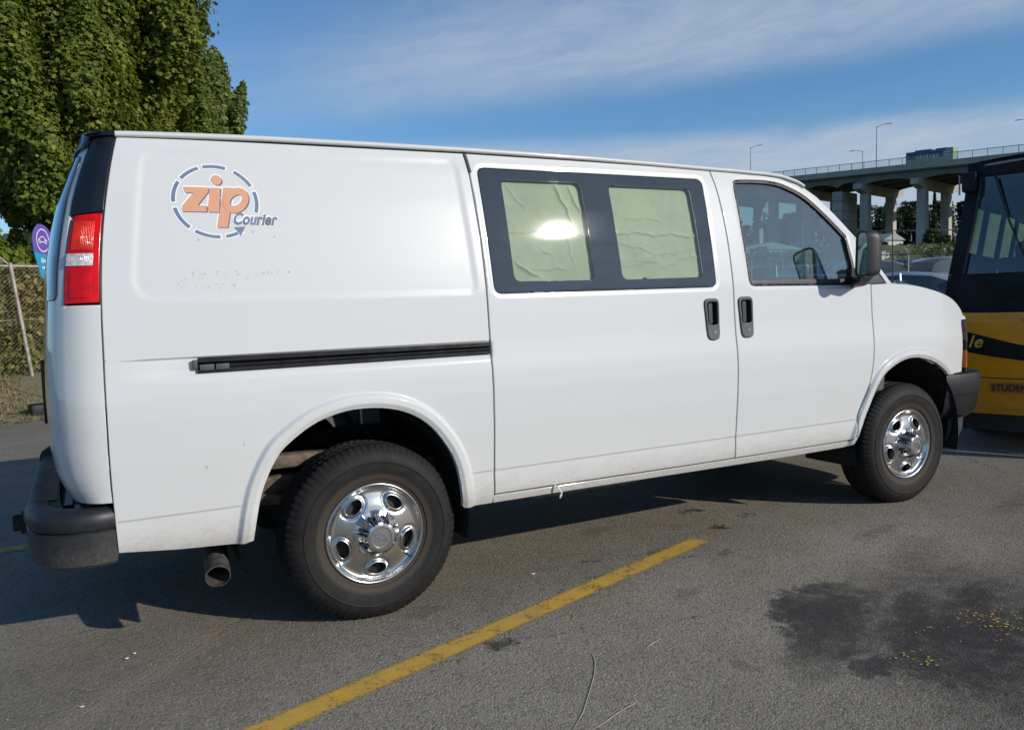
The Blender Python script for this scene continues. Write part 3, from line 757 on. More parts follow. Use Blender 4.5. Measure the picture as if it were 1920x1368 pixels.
# mirrors ------------------------------------------------------------------------------------------------
def mirror(s):
    sg = (lambda y: y) if s == 0 else (lambda y: 2-y)
    A = np.array([2.832,-.040]); dw = np.array([-.46,-.888]); dt = np.array([.888,-.46])
    Wd, Ht = .150, .262; z0 = 1.392
    o = round_poly([(0,.01),(Wd,0),(Wd*1.02,Ht-.01),(.02,Ht)], [.03,.035,.045,.05], 6)
    def to3(p, q, k=1.): 
        c = np.array([Wd/2, Ht/2]); p = c+(np.array(p)-c)*k; g = A+dw*p[0]+dt*q; return (g[0], sg(g[1]), z0+p[1])
    V = []; F = []; rows = [(0.,.93),(-.004,1.),(.02,1.03),(.05,.99),(.075,.90),(.088,.70),(.093,.3)]
    n = len(o)
    rows = [(.006,.90),(-.002,.93)]+rows[1:]
    for q, k in rows: V += [to3(p, q, k) for p in o]
    for r_ in range(len(rows)-1):
        for i in range(n): F.append((r_*n+i, r_*n+(i+1) % n, (r_+1)*n+(i+1) % n, (r_+1)*n+i))
    F.append(tuple((len(rows)-1)*n+i for i in range(n)))
    mo = mk('wing_mirror', V, F, DPLAS, van)
    bm = bmesh.new(); bm.from_mesh(mo.data); bmesh.ops.recalc_face_normals(bm, faces=bm.faces); bm.to_mesh(mo.data); bm.free()
    mo.data.polygons.foreach_set('use_smooth', [True]*len(mo.data.polygons)); mo.data.set_sharp_from_angle(angle=math.radians(50))
    b = MB(); oo = [p for p in o if True]
    b.prism(oo, 0.003, .008, lambda p, q: to3(p, q, .90)); b.build('mirror_glass', mat('mirror_silver', (.75, .8, .82), rough=.03, metal=1., var=.0), mo)
    b = MB(); g = A+dw*.06+dt*.045
    b.tube([(g[0], sg(g[1]), z0+.03), (g[0]+.02, sg(g[1]+.05), z0-.012), (2.905, sg(.022), z0-.020), (2.93, sg(.06), z0-.015)], [.040,.036,.034,.034], 10)
    b.box((2.865, min(sg(.012), sg(.05)), 1.362), (2.972, max(sg(.012), sg(.05)), 1.45))
    b.build('mirror_arm', BPLAS, mo, auto=50)
mirror(0); mirror(1)

# wheels ---------------------------------------------------------------------------------------------------
TYRE = bpy.data.materials.new('tyre_rubber'); TYRE.use_nodes = True
t = NT(TYRE.node_tree); bs = t.n['Principled BSDF']
tc = t.new('ShaderNodeTexCoord').outputs['Object']; X, Y, Z = t.xyz(tc)
rad = t.math('SQRT', t.math('ADD', t.math('MULTIPLY', X, X), t.math('MULTIPLY', Z, Z)))
nn = t.noise(tc, 14, 5, .65); n2 = t.noise(tc, 90, 3, .6)
dustr = t.math('MULTIPLY', t.ramp(t.math('ADD', rad, t.math('MULTIPLY', t.math('SUBTRACT', nn, .5), .02)), .264, .243), .70)
dustr = t.math('ADD', dustr, t.math('MULTIPLY', t.ramp(n2, .45, .8), .12), clamp=True)
c = t.mix(t.ramp(nn, .3, .7), (.011, .011, .0115), (.019, .0185, .018)); c = t.mix(dustr, c, (.066, .053, .043))
t.put(bs.inputs['Base Color'], c); bs.inputs['Roughness'].default_value = .68; bs.inputs['Specular IOR Level'].default_value = .25
t.put(bs.inputs['Normal'], t.bump(t.noise(tc, 240, 3, .6), .12, .001))
TR = .378
def make_wheel(cx, cz, loc_y, front, sgn, steer=0.):
    """axis along y, outer face toward -y; local coordinates"""
    b = MB(); n = 312
    prof_side = [(.205,.030),(.212,.014),(.222,.010),(.228,.0085),(.231,.0035),(.238,.0015),(.262,-.006),(.286,-.0095),(.300,-.010),(.3035,-.0125),(.306,-.0125),(.309,-.0095),(.320,-.007),(.338,.000),(.350,.010),(.360,.019)]
    tread = [(.3705,.030),(.3755,.040),(.3765,.058),(.3772,.066),(.370,.068),(.370,.076),(.3775,.078),(.378,.104),(.370,.106),(.370,.116),(.3780,.118)]
    half_ = prof_side+tread
    full_ = half_+[(r, .235-h) for r, h in half_[::-1]]
    V = []; m = len(full_)
    for k in range(n):
        th = 2*math.pi*k/n; ca, sa = math.cos(th), math.sin(th)
        for (r, h) in full_:
            hh = min(h, .235-h)
            ph = (k+(2 if .066 < hh < .078 else 0)) % 4
            if .344 < r and hh < .060 and ph == 0: r -= .0042
            elif r > .373 and hh >= .060 and (k+int(hh*60)) % 4 == 0: r -= .0035
            # moulded lettering bands on the sidewall
            V.append((r*ca, h, r*sa))
    F = []
    for k in range(n):
        k2 = (k+1) % n
        for i in range(m-1): F.append((k*m+i, k*m+i+1, k2*m+i+1, k2*m+i))
    def place(o): o.location = Vector((cx, loc_y, cz))-Vector(ORG[van.name]) ; return o
    # chrome wheel cover: dished disc with five oval hand holes
    _hr = np.linspace(0, .23, 921); _hh = np.interp(_hr, [0,.085,.095,.12,.150,.175,.188,.197,.203,.208,.2135,.2165,.23], [.004,.004,.006,.010,.017,.022,.021,.014,.005,.001,.003,.010,.03])
    _kk = np.exp(-.5*(np.arange(-40, 41)/9.)**2); _kk /= _kk.sum(); _hh = np.convolve(np.pad(_hh, 40, mode='edge'), _kk, 'valid')
    def hgt(r): return np.interp(r, _hr, _hh)
    ovs = []
    for k in range(5):
        th0 = math.radians(90+36+72*k+ (0 if not front else 20)); th0 -= math.radians(0)
        e = []
        for q in np.linspace(0, 2*math.pi, 28, endpoint=False):
            rr = .149+.0250*math.cos(q); tt = .0395*math.sin(q)*(1+.12*math.cos(q)); e.append((rr*math.cos(th0)-tt*math.sin(th0), rr*math.sin(th0)+tt*math.cos(th0)))
        ovs.append(e)
    out_ = [(.2165*math.cos(q), .2165*math.sin(q)) for q in np.linspace(0, 2*math.pi, 160, endpoint=False)]
    def mp(a, b_, d):
        r = np.hypot(a, b_); y = hgt(r)
        for e in ovs:
            dd = dist_poly(a, b_, e); ins = inpoly(np.stack([np.ravel(a), np.ravel(b_)], 1), e).reshape(np.shape(a))
            dd = np.where(ins, 0, dd); y = y-.0085*np.exp(-(dd/.0085)**2)*(1)+.004*np.exp(-((dd-.015)/.006)**2)
        return np.stack([a, y+d, b_], -1)
    cr_ = [np.stack([r_*np.cos(np.linspace(0, 2*math.pi, int(r_*900), endpoint=False)), r_*np.sin(np.linspace(0, 2*math.pi, int(r_*900), endpoint=False))], 1) for r_ in (.178,.183,.188,.192,.196,.200,.204,.208,.212,.086,.091,.096)]
    cr_ = [c_[np.min([dist_poly(c_[:, 0], c_[:, 1], e) for e in ovs], axis=0) > .022] for c_ in cr_]
    for e in ovs: cr_ += [offset_in(e, -k_) for k_ in (.004,.008,.012,.016,.020)]
    Vw, Fw, Nw = panel(out_, ovs, mp, .0065, .034, .0015, extra=cr_)
    wo = mk('wheel', Vw, Fw, CHROME, None, nrm=Nw); wo.parent = van; place(wo)
    ORG[wo.name] = np.zeros(3)
    ty = mk('tyre', V, F, TYRE, wo, auto=28)
    # steel rim barrel and back
    b = MB(); b.lathe([(.214,.016),(.200,.03),(.190,.05),(.188,.18),(.205,.215)], (0,0,0), 'y', 64); b.lathe([(.19,.052),(.10,.045),(.0,.045)], (0,0,0), 'y', 48)
    b.build('rim_barrel', mat('brake_dusty_steel', (.05, .045, .04), rough=.6, metal=.5, var=.3, vscale=30), wo, auto=40)
    # centre hub with eight fluted lug pockets
    K = 192; prof = [(.101,.006),(.094,.000),(.084,-.010),(.0795,-.024),(.0755,-.040),(.070,-.055),(.066,-.062),(.058,-.066),(.046,-.068),(.0435,-.068),(.0425,-.064),(.040,-.0635),(.0,-.0635)]
    V = []; F = []; mm = len(prof)
    for k in range(K):
        th = 2*math.pi*k/K; ph = (th*8/(2*math.pi)) % 1.0; ph = abs(ph-.5)*2         # 0 at pocket centre
        for (r, h) in prof:
            w = (1-float(sm(.42, .60, ph))) if .060 < r < .0945 else 0
            ru = 0
            if .060 < r < .09: ru = .0008*math.cos(ph*math.pi*7)*float(sm(.5, .62, ph))
            rr = r-.024*w*(1. if r > .066 else .35)+ru; V.append((rr*math.cos(th), h, rr*math.sin(th)))
    for k in range(K):
        k2 = (k+1) % K
        for i in range(mm-1): F.append((k*mm+i, k2*mm+i, k2*mm+i+1, k*mm+i+1))
    hub = mk('hub_cap', V, [f[::-1] for f in F], CHROME, wo, auto=40)
    for k in range(8):
        b = MB()
        th = 2*math.pi*(k+.5)/8; c = (.0760*math.cos(th), -.0, .0760*math.sin(th))
        b.lathe([(.0,-.034),(.0065,-.034),(.0085,-.030),(.0085,-.004)], c, 'y', 6)
        b.build('lug_nut', mat('nut_dark', (.12, .12, .125), rough=.35, metal=.9), wo, auto=30)
    # engraved emblem on a brushed disc
    b = MB(); b.lathe([(.0395,-.0640),(.0,-.0645)], (0,0,0), 'y', 48); b.build('hub_disc', mat('brushed_alloy', (.62, .62, .64), rough=.28, metal=1., var=.08, vscale=50), wo, smooth=False)
    bow = [(-.030,.006),(-.028,.0115),(-.012,.0115),(-.0105,.0145),(.0135,.0145),(.0120,.0115),(.0300,.0115),(.0285,.006),(.030,-.0005),(.028,-.0085),(.012,-.0085),(.0105,-.0120),(-.0135,-.0120),(-.0120,-.0085),(-.030,-.0085),(-.0285,-.002)]
    bow = [(-.0300,-.0060),(-.0255,.0060),(-.0115,.0060),(-.0090,.0130),(.0110,.0130),(.0085,.0060),(.0255,.0060),(.0300,-.0060),(.0115,-.0060),(.0090,-.0130),(-.0110,-.0130),(-.0085,-.0060)]
    bm_ = MB(); nB = len(bow); rr_ = math.radians(28)
    P0 = np.array([(x*math.cos(rr_)+z*math.sin(rr_), -x*math.sin(rr_)+z*math.cos(rr_)) for x, z in bow]); P1 = offset_in(P0, .0017)
    for i in range(nB):
        j = (i+1) % nB
        bm_.add([(P0[i][0],-.0648,P0[i][1]),(P0[j][0],-.0648,P0[j][1]),(P1[j][0],-.0648,P1[j][1]),(P1[i][0],-.0648,P1[i][1]),
                 (P0[i][0],-.0662,P0[i][1]),(P0[j][0],-.0662,P0[j][1]),(P1[j][0],-.0662,P1[j][1]),(P1[i][0],-.0662,P1[i][1])], [(4,5,6,7),(0,1,5,4),(2,3,7,6)])
    bm_.build('emblem', mat('emblem_dark', (.10, .10, .11), rough=.4, metal=.9), wo)
    b = MB(); b.tube([(.120,.010,-.100),(.135,-.012,-.112)], .0035, 8); b.build('valve', RUBBER, wo)
    # brake drum behind
    b = MB(); b.lathe([(.17,.05),(.172,.11),(.165,.12),(.0,.12)], (0,0,0), 'y', 40); b.build('brake_drum', UNDER, wo, auto=40)
    if sgn < 0: wo.rotation_euler = (0, 0, math.pi)
    if steer: wo.rotation_euler = (0, 0, wo.rotation_euler[2]+steer)
    wo.rotation_euler = (wo.rotation_euler[0], 0, wo.rotation_euler[2])
    return wo
w1 = make_wheel(0, .3655, .0585, False, 1)
w1['label'] = 'rear near-side wheel with dusty tyre and chrome cover'
def copy_part(src, loc, rz):
    c = src.copy(); COL.objects.link(c); c.location = loc; c.rotation_euler = (0, 0, rz)
    if 'label' in c: del c['label']
    for ch in list(src.children):
        d = ch.copy(); COL.objects.link(d); d.parent = c
    return c
o_ = Vector((1.55, 1.0, 0))
w2 = copy_part(w1, Vector((3.43, .0585, .3655))-o_, -.018)
copy_part(w1, Vector((0, 1.9415, .3655))-o_, math.pi)
copy_part(w1, Vector((3.43, 1.9415, .3655))-o_, math.pi-.018)

# wheel wells and running gear ---------------------------------------------------------------------------
for (x0, A, nm) in ((-.06, Q_ARCH, 0), (3.44, F_ARCH, 1)):
    for s in (0, 1):
        sg = (lambda y: y) if s == 0 else (lambda y: 2-y)
        P = []
        for th in np.linspace(-.25, math.pi+.25, 30):
            r = .50; x = x0+r*math.cos(th)*.98; z = .40+r*math.sin(th)*1.0
            ye = .055
            P.append([(x, sg(ye), z), (x, sg(.28), z), (x, sg(.44), z)])
        grid_mesh('wheel_well', P, UNDER, van, flip=(s == 0))
for yy in (.36, 1.58):
    b = MB(); b.box((-1.05,yy,.505),(3.9,yy+.06,.60)); b.build('chassis_rail', FRAMEM, van)
    b = MB(); b.box((-.60,yy-.04,.640),(-.06,yy+.06,.695)); b.build('frame_bracket', FRAMEM, van, bevel=.006)
b = MB(); b.tube([(0,.25,.365),(0,1.75,.365)], .045, 10); ax_ = b.build('rear_axle', UNDER, van, auto=40)
b = MB(); b.lathe([(.0,-.16),(.12,-.10),(.16,0),(.12,.10),(0,.16)], (0,1.0,.37), 'x', 16); b.build('differential', UNDER, ax_, auto=40)
b = MB(); b.tube([(3.43,.30,.365),(3.43,1.70,.365)], .04, 8); b.build('front_axle', UNDER, van, auto=40)
for yy in (.34, 1.60):
    b = MB(); P = [(-.72, yy, .60), (-.5, yy, .545), (-.2, yy, .50), (0, yy, .485), (.3, yy, .50), (.62, yy, .56)]
    for dz in (0, -.014, -.028): 
        k = 1 if dz else 0
        b.tube([(p[0], p[1], p[2]+dz) for p in P[k:len(P)-k]], .011, 4, sx=3.2)
    b.build('leaf_spring', FRAMEM, van)
PIPEM = mat('exhaust_steel', (.17, .155, .14), rough=.62, metal=.55, var=.3, vscale=28, bump=.3, bscale=120)
b = MB(); b.tube([(.5,.85,.40),(-.1,.80,.42),(-.42,.70,.43),(-.565,.52,.41),(-.612,.30,.372),(-.622,.20,.345)], .036, 14, cap=False)
b.tube([(-.612,.30,.372),(-.622,.20,.345),(-.632,.095,.316),(-.636,.055,.304)], [.047,.0468,.0465,.0465], 24, cap=False)
b.tube([(-.636,.055,.304),(-.630,.11,.321),(-.62,.24,.356)], [.0435,.0435,.042], 24, cap=False)
pts = []
o = b.build('exhaust_pipe', PIPEM, van, auto=40); o['label'] = 'rusty steel tailpipe poking out behind the rear wheel'
# annulus at the lip
b = MB(); c0 = Vector((-.636,.055,.304)); ax = (Vector((-.636,.055,.304))-Vector((-.632,.095,.316))).normalized(); a_ = ax.cross(Vector((0,0,1))).normalized(); b_ = a_.cross(ax)
V = [c0+(a_*math.cos(q)+b_*math.sin(q))*r for q in np.linspace(0, 2*math.pi, 32, endpoint=False) for r in (.0435, .0465)]
b.add(V, [(2*i, 2*i+1, (2*i+3) % 64, (2*i+2) % 64) for i in range(32)]); b.build('pipe_lip', PIPEM, o)
b = MB(); b.lathe([(.0,-.30),(.075,-.30),(.085,-.28),(.085,.40),(.075,.42),(.0,.42)], (1.34,.60,.255+.085), 'x', 24); b.tube([(1.76,.60,.34),(2.4,.75,.40)], .03, 8)
b.build('muffler', mat('muffler_steel', (.25, .26, .27), rough=.45, metal=.8, var=.2, vscale=20), van, auto=40)
# strap end hanging from the sill
b = MB(); b.tube([(.862,.030,.462),(.868,.012,.455),(.876,.010,.440),(.888,.012,.425),(.884,.014,.412),(.880,.016,.400)], [.004,.006,.004,.005,.006,.003], 6)
b.build('tape_scrap', mat('white_tape', (.8, .8, .78), rough=.7), van)

# cab interior ------------------------------------------------------------------------------------------------
b = MB(); b.box((.62,.20,.54),(.66,1.80,1.90)); b.build('bulkhead', GREYIN, van)
for yc in (.50, 1.50):
    b = MB(); b.box((2.05,yc-.25,.72),(2.58,yc+.25,.90)); b.box((2.10,yc-.18,.50),(2.5,yc+.18,.72))
    st = b.build('seat', SEATM, van, bevel=.04)
    b = MB(); R = Matrix.Rotation(math.radians(-14), 3, 'Y'); b.box((1.97,yc-.24,.88),(2.10,yc+.24,1.46), R=R, c=(2.05,yc,.9)); b.build('seat_back', SEATM, st, bevel=.04)
    b = MB(); b.box((1.86,yc-.12,1.49),(1.95,yc+.12,1.66)); b.build('headrest', SEATM, st, bevel=.03)
b = MB(); b.prism([(2.92,.70),(3.30,.70),(3.36,1.36),(3.12,1.385),(2.93,1.30)], .12, 1.88, lambda p, q: (p[0], q, p[1])); b.build('dashboard', GREYIN, van, bevel=.03)
b = MB(); c = Vector((2.78,1.48,1.22)); ax = Vector((-.75,0,.66)).normalized(); a_ = Vector((0,1,0)); b_ = ax.cross(a_)
b.tube([c+(a_*math.cos(q)+b_*math.sin(q))*.19 for q in np.linspace(0, 2*math.pi, 33)], .014, 8, cap=False)
for q in (0, math.pi, 1.5*math.pi): b.tube([c, c+(a_*math.cos(q)+b_*math.sin(q))*.19], .013, 6)
b.tube([c, c-ax*.25], .03, 8); b.build('steering_wheel', BPLAS, van, auto=40)
b = MB(); b.box((.70,.12,.505),(3.1,1.88,.53)); b.build('cab_floor', SEATM, van)
b = MB(); b.tube([(2.72,1.0,1.90),(2.72,1.0,1.84)], .01, 6); b.box((2.70,.88,1.775),(2.73,1.12,1.845)); b.build('inside_mirror', BPLAS, van, bevel=.008)
# ------------------------------------------------------------------ lettering helpers
def text_mesh(s, size=1., shear=0., bold=0., spacing=1.):
    cu = bpy.data.curves.new('t', 'FONT'); cu.body = s; cu.size = size; cu.shear = shear; cu.offset = bold; cu.space_character = spacing
    cu.resolution_u = 6; cu.align_x = 'LEFT'
    ob = bpy.data.objects.new('t', cu); COL.objects.link(ob); dg = bpy.context.evaluated_depsgraph_get(); dg.update()
    me = bpy.data.meshes.new_from_object(ob.evaluated_get(dg)); V = np.array([v.co[:] for v in me.vertices]); F = [tuple(p.vertices) for p in me.polygons]
    bpy.data.objects.remove(ob); bpy.data.curves.remove(cu); bpy.data.meshes.remove(me)
    return V, F
def fit(V, x0, x1, y0, y1, ref=None):
    lo, hi = (V[:, :2].min(0), V[:, :2].max(0)) if ref is None else ref
    return np.stack([x0+(V[:, 0]-lo[0])/(hi[0]-lo[0])*(x1-x0), y0+(V[:, 1]-lo[1])/(hi[1]-lo[1])*(y1-y0)], 1), (lo, hi)
def decal(name, P2, F, m, parent, h):
    P2 = np.asarray(P2); y = side_y(P2[:, 0], P2[:, 1])-h
    return mk(name, np.stack([P2[:, 0], y, P2[:, 1]], 1), F, m, parent)
ORAN = mat('logo_orange', (.66, .285, .175), rough=.55, var=.10, vscale=9, col2=(.62, .37, .20))
NAVY = mat('logo_blue', (.10, .16, .30), rough=.55, var=.2, vscale=9, col2=(.17, .20, .27))
PURP = mat('logo_shadow', (.16, .13, .22), rough=.6, var=.1)
LWHT = mat('logo_white', (.80, .82, .85), rough=.5, var=.02)
GREYB = mat('logo_greyblue', (.14, .18, .27), rough=.55, var=.15, vscale=20)
qp = quarter[0]
ec = np.array([-.556, 1.733]); RXo, RZo = .1555, .1400
def ell(th, k=1., tilt=math.radians(-12)):
    x, z = RXo*k*math.cos(th), RZo*k*math.sin(th); 
    return ec+np.array([x, z])
def arc(th0, th1, k0, k1, n=12):
    P = [ell(t_, k0) for t_ in np.linspace(th0, th1, n)]+[ell(t_, k1) for t_ in np.linspace(th1, th0, n)]
    return np.array(P), [(i, i+1, 2*n-2-i, 2*n-1-i) for i in range(n-1)]
segs = [(104,72.5),(60,28),(18,-16.5),(141,111),(182,148),(228,192),(272,237),(304,280)]
for a, b_ in segs:
    arrow = a == 304
    P, F = arc(math.radians(a+2.0), math.radians(b_-2.0), .895, 1.045); decal('logo_dash_edge', P, F, LWHT, qp, .0007)
    P, F = arc(math.radians(a-(6 if arrow else 0)), math.radians(b_), .925, 1.012); decal('logo_dash', P, F, NAVY, qp, .0013)
p = np.array([-.478, 1.6245]); d = np.array([.030, .019]); d /= np.linalg.norm(d); nrm_ = np.array([-d[1], d[0]])
P = np.array([p-nrm_*.020-d*.012, p+d*.026, p+nrm_*.020-d*.012, p+nrm_*.008-d*.010, p-nrm_*.008-d*.010]); decal('logo_arrow', P, [(0,1,3,4),(1,2,3)], NAVY, qp, .0014)
# "zip": letter forms drawn as polygons
zipz = [(-.668,1.786),(-.579,1.786),(-.582,1.768),(-.624,1.716),(-.590,1.716),(-.594,1.692),(-.680,1.692),(-.676,1.714),(-.634,1.764),(-.664,1.764)]
zipi = [(-.574,1.786),(-.536,1.786),(-.548,1.692),(-.588,1.692)]
stem = [(-.524,1.788),(-.486,1.788),(-.522,1.634),(-.560,1.634)]
def dot(cx, cz, r): return [(cx+r*math.cos(q), cz+r*math.sin(q)) for q in np.linspace(0, 2*math.pi, 20, endpoint=False)]
def bowl(k):   # ring of the p
    o = []
    for q in np.linspace(0, 2*math.pi, 32, endpoint=False): o.append((-.482+.046*k*math.cos(q)+.012*math.sin(q), 1.740+.050*(1 if k == 1 else k)*math.sin(q)))
    return o
def shift(P, dx, dz): return [(x+dx, z+dz) for x, z in P]
def fillpoly(name, P, m, h, hole=None):
    n = len(P)
    if hole is None:
        r = delaunay_2d_cdt([Vector(p) for p in P], [(i, (i+1) % n) for i in range(n)], [], 1, 1e-7)
        decal(name, np.array([tuple(v) for v in r[0]]), [tuple(f) for f in r[2]], m, qp, h)
    else:
        V = np.array(list(P)+list(hole)); decal(name, V, [(i, (i+1) % n, n+(i+1) % n, n+i) for i in range(n)], m, qp, h)
for nm, P, hole in (('logo_letter', zipz, None), ('logo_letter', zipi, None), ('logo_dot', dot(-.548,1.816,.0195), None), ('logo_letter', stem, None), ('logo_letter', bowl(1.), bowl(.45))):
    e = .006
    fillpoly(nm+'_edge', offset_in(resample(P, .02) if nm != 'logo_dot' and hole is None else P, -e).tolist(), LWHT, .0008 if hole is None else .00075, None if hole is None else offset_in(hole, e).tolist())
for nm, P, hole in (('logo_letter', zipz, None), ('logo_letter', zipi, None), ('logo_dot', dot(-.548,1.816,.0195), None), ('logo_letter', stem, None), ('logo_letter', bowl(1.), bowl(.45))):
    fillpoly(nm+'_shade', shift(P, .0045, -.0035), PURP, .0014 if hole is None else .00135, None if hole is None else shift(hole, .0045, -.0035))
    fillpoly(nm, P, ORAN, .0020 if hole is None else .0019, hole)
V, F = text_mesh('Courier', 1., .35, .035, 1.05)
P2, ref = fit(V, -.497, -.331, 1.645, 1.692)
decal('logo_word', P2, F, GREYB, qp, .0017)
V, F = text_mesh('Courier', 1., .35, .11, 1.05)
P2b, _ = fit(V, -.501, -.327, 1.641, 1.696); decal('logo_word_edge', P2b, F, LWHT, qp, .0010)
# flecks of old adhesive left where more lettering was peeled off
b = MB(); rr = random.Random(3)
def fleck(x, z, s, rr=rr):
    n = rr.randint(3, 6); P = [(x+s*rr.uniform(.4, 1)*math.cos(q*2*math.pi/n), z+s*rr.uniform(.4, 1.1)*math.sin(q*2*math.pi/n)) for q in range(n)]
    b.add([(p[0], float(side_y(p[0], p[1]))-.0006, p[1]) for p in P], [tuple(range(n))])
for k in range(95):
    row = rr.choice((0, 0, 1)); x = rr.uniform(-.70, -.30) if row == 0 else rr.uniform(-.73, -.48)
    z = (1.452 if row == 0 else 1.408)+rr.choice((-.012, 0, .012, .006))+rr.uniform(-.003, .003); fleck(x, z, rr.uniform(.0010, .0030))
for x, z in ((-.63,1.585),(-.60,1.60),(-.432,1.62),(-.43,1.614),(-.35,1.60),(-.60,1.592),(-.66,.74),(-.655,.735),(-.52,.81)): fleck(x, z, .0045)
o = b.build('adhesive_flecks', mat('adhesive_grey', (.28, .29, .30), rough=.8), quarter[0]); o['kind'] = 'stuff'
# ================================================================== GROUND
AS = bpy.data.materials.new('asphalt'); AS.use_nodes = True; t = NT(AS.node_tree); bs = t.n['Principled BSDF']
pos = t.new('ShaderNodeNewGeometry').outputs['Position']; X, Y, Z = t.xyz(pos)
n1 = t.noise(pos, .55, 5, .6); n2 = t.noise(pos, 3.2, 5, .65); nw = t.noise(pos, 7.5, 4, .7, out=1)
vo = t.new('ShaderNodeTexVoronoi'); t.put(vo.inputs['Vector'], pos); vo.inputs['Scale'].default_value = 135.; vo.inputs['Randomness'].default_value = 1.
vc = t.new('ShaderNodeSeparateColor'); t.l.new(vo.outputs['Color'], vc.inputs[0])
vo2 = t.new('ShaderNodeTexVoronoi'); t.put(vo2.inputs['Vector'], pos); vo2.inputs['Scale'].default_value = 60.
vc2 = t.new('ShaderNodeSeparateColor'); t.l.new(vo2.outputs['Color'], vc2.inputs[0])
base = t.mix(t.ramp(n1, .35, .68), (.205, .178, .136), (.268, .240, .195))
base = t.mix(t.math('MULTIPLY', t.ramp(n2, .42, .75), .35), base, (.135, .116, .090))
chip = t.math('ADD', t.math('MULTIPLY', vc.outputs[0], .75), t.math('MULTIPLY', vc2.outputs[0], .35))
base = t.mix(t.ramp(chip, .05, .60, .62, 0.), base, (.062, .059, .055))
base = t.mix(t.math('MULTIPLY', t.ramp(vc.outputs[1], .88, .98), .50), base, (.40, .38, .34))
wx = t.math('ADD', X, t.math('MULTIPLY', t.math('SUBTRACT', t.xyz(nw)[0], .5), .30))
wy = t.math('ADD', Y, t.math('MULTIPLY', t.math('SUBTRACT', t.xyz(nw)[1], .5), .30))
nf = t.noise(pos, 22, 4, .7)
def blob(cx, cy, rx, ry, rot, k, col, soft=.35):
    """an oil or tar stain with a ragged outline of its own"""
    global base, gloss
    dx = t.math('SUBTRACT', wx, cx); dy = t.math('SUBTRACT', wy, cy); c_, s_ = math.cos(rot), math.sin(rot)
    u = t.math('DIVIDE', t.math('ADD', t.math('MULTIPLY', dx, c_), t.math('MULTIPLY', dy, s_)), rx)
    v = t.math('DIVIDE', t.math('SUBTRACT', t.math('MULTIPLY', dy, c_), t.math('MULTIPLY', dx, s_)), ry)
    r = t.math('SQRT', t.math('ADD', t.math('MULTIPLY', u, u), t.math('MULTIPLY', v, v)))
    r = t.math('ADD', r, t.math('MULTIPLY', t.math('SUBTRACT', nf, .5), 1.0))
    f = t.math('MULTIPLY', t.math('MULTIPLY', t.ramp(r, 1.06+soft*.75, .94-soft*.55), k), stm)
    base = t.mix(f, base, col); gloss = f if gloss is None else t.math('MAXIMUM', gloss, f)
vk = t.new('ShaderNodeTexVoronoi', feature='DISTANCE_TO_EDGE'); t.put(vk.inputs['Vector'], t.comb(wx, wy, 0.)); vk.inputs['Scale'].default_value = .85
crk = t.math('MULTIPLY', t.ramp(vk.outputs['Distance'], .0050, .0012), t.ramp(t.noise(pos, 1.1, 3, .6), .50, .60))
base = t.mix(t.math('MULTIPLY', crk, .75), base, (.035, .032, .028))
pit = t.noise(pos, 38, 3, .75); base = t.mix(t.math('MULTIPLY', t.ramp(pit, .62, .74), .55), base, (.06, .054, .046))
mot = t.noise(pos, 11, 5, .75); base = t.mix(t.math('MULTIPLY', t.ramp(mot, .50, .72), .28), base, (.30, .275, .235))
stm = t.math('MULTIPLY', t.ramp(t.noise(pos, 17, 5, .8), .34, .60, .62, 1.12), t.ramp(t.noise(pos, 5.5, 4, .7), .36, .56, .70, 1.05))
gloss = None
OIL = (.024, .023, .024); BRN = (.040, .034, .029)
blob(1.68,-.80,.27,.17,.2,.82,OIL,.25); blob(1.45,-.99,.22,.15,.6,.80,OIL,.28); blob(1.55,-.90,.20,.18,0,.7,OIL,.3); blob(1.60,-1.15,.34,.17,.3,.35,BRN,.8); blob(1.32,-1.05,.16,.07,.5,.5,OIL,.4)
blob(2.02,-1.08,.60,.34,.45,.60,BRN,.9); blob(1.95,-1.02,.16,.07,.6,.7,OIL,.4); blob(2.22,-1.12,.14,.09,.3,.7,OIL,.5); blob(1.85,-1.22,.13,.07,.2,.6,OIL,.5); blob(2.3,-1.38,.18,.08,.5,.7,OIL,.4); blob(1.72,-1.38,.34,.20,.4,.82,OIL,.4); blob(2.25,-1.25,.5,.3,.3,.4,BRN,.8); blob(1.34,-1.31,.10,.07,.3,.75,OIL,.3); blob(1.25,-1.12,.15,.09,.2,.45,BRN,.8)
blob(2.05,-1.50,.60,.34,.2,.60,BRN,.8); blob(1.60,-1.75,.35,.18,.0,.5,BRN,.9); blob(1.08,-1.25,.10,.06,0,.3,BRN,.6)
blob(.309,-.462,.055,.045,0,.75,OIL,.4); blob(2.216,.644,.085,.040,-.2,.8,OIL,.4); blob(2.094,.297,.055,.04,.3,.8,OIL,.4); blob(1.541,.130,.07,.035,.4,.6,(.06,.06,.045),.4)
blob(1.181,.215,.05,.03,0,.55,OIL,.5); blob(1.9,.42,.07,.03,.6,.4,(.09,.06,.05),.5); blob(2.43,.39,.05,.02,0,.7,OIL,.4); blob(1.82,-.05,.06,.025,.5,.5,OIL,.5)
blob(.965,-1.088,.05,.03,.3,.4,(.10,.075,.055),.5); blob(1.50,.62,.13,.05,.2,.35,(.08,.06,.055),.6); blob(.17,.02,.10,.05,0,.5,(.08,.085,.06),.6); blob(1.05,-.02,.05,.03,0,.4,OIL,.6)
blob(2.75,-.25,.20,.05,.2,.35,OIL,.7); blob(3.9,-.35,.30,.10,.2,.30,OIL,.8); blob(1.28,-.42,.08,.03,.7,.35,OIL,.6); blob(2.6,-.6,.30,.1,.3,.25,OIL,.8)
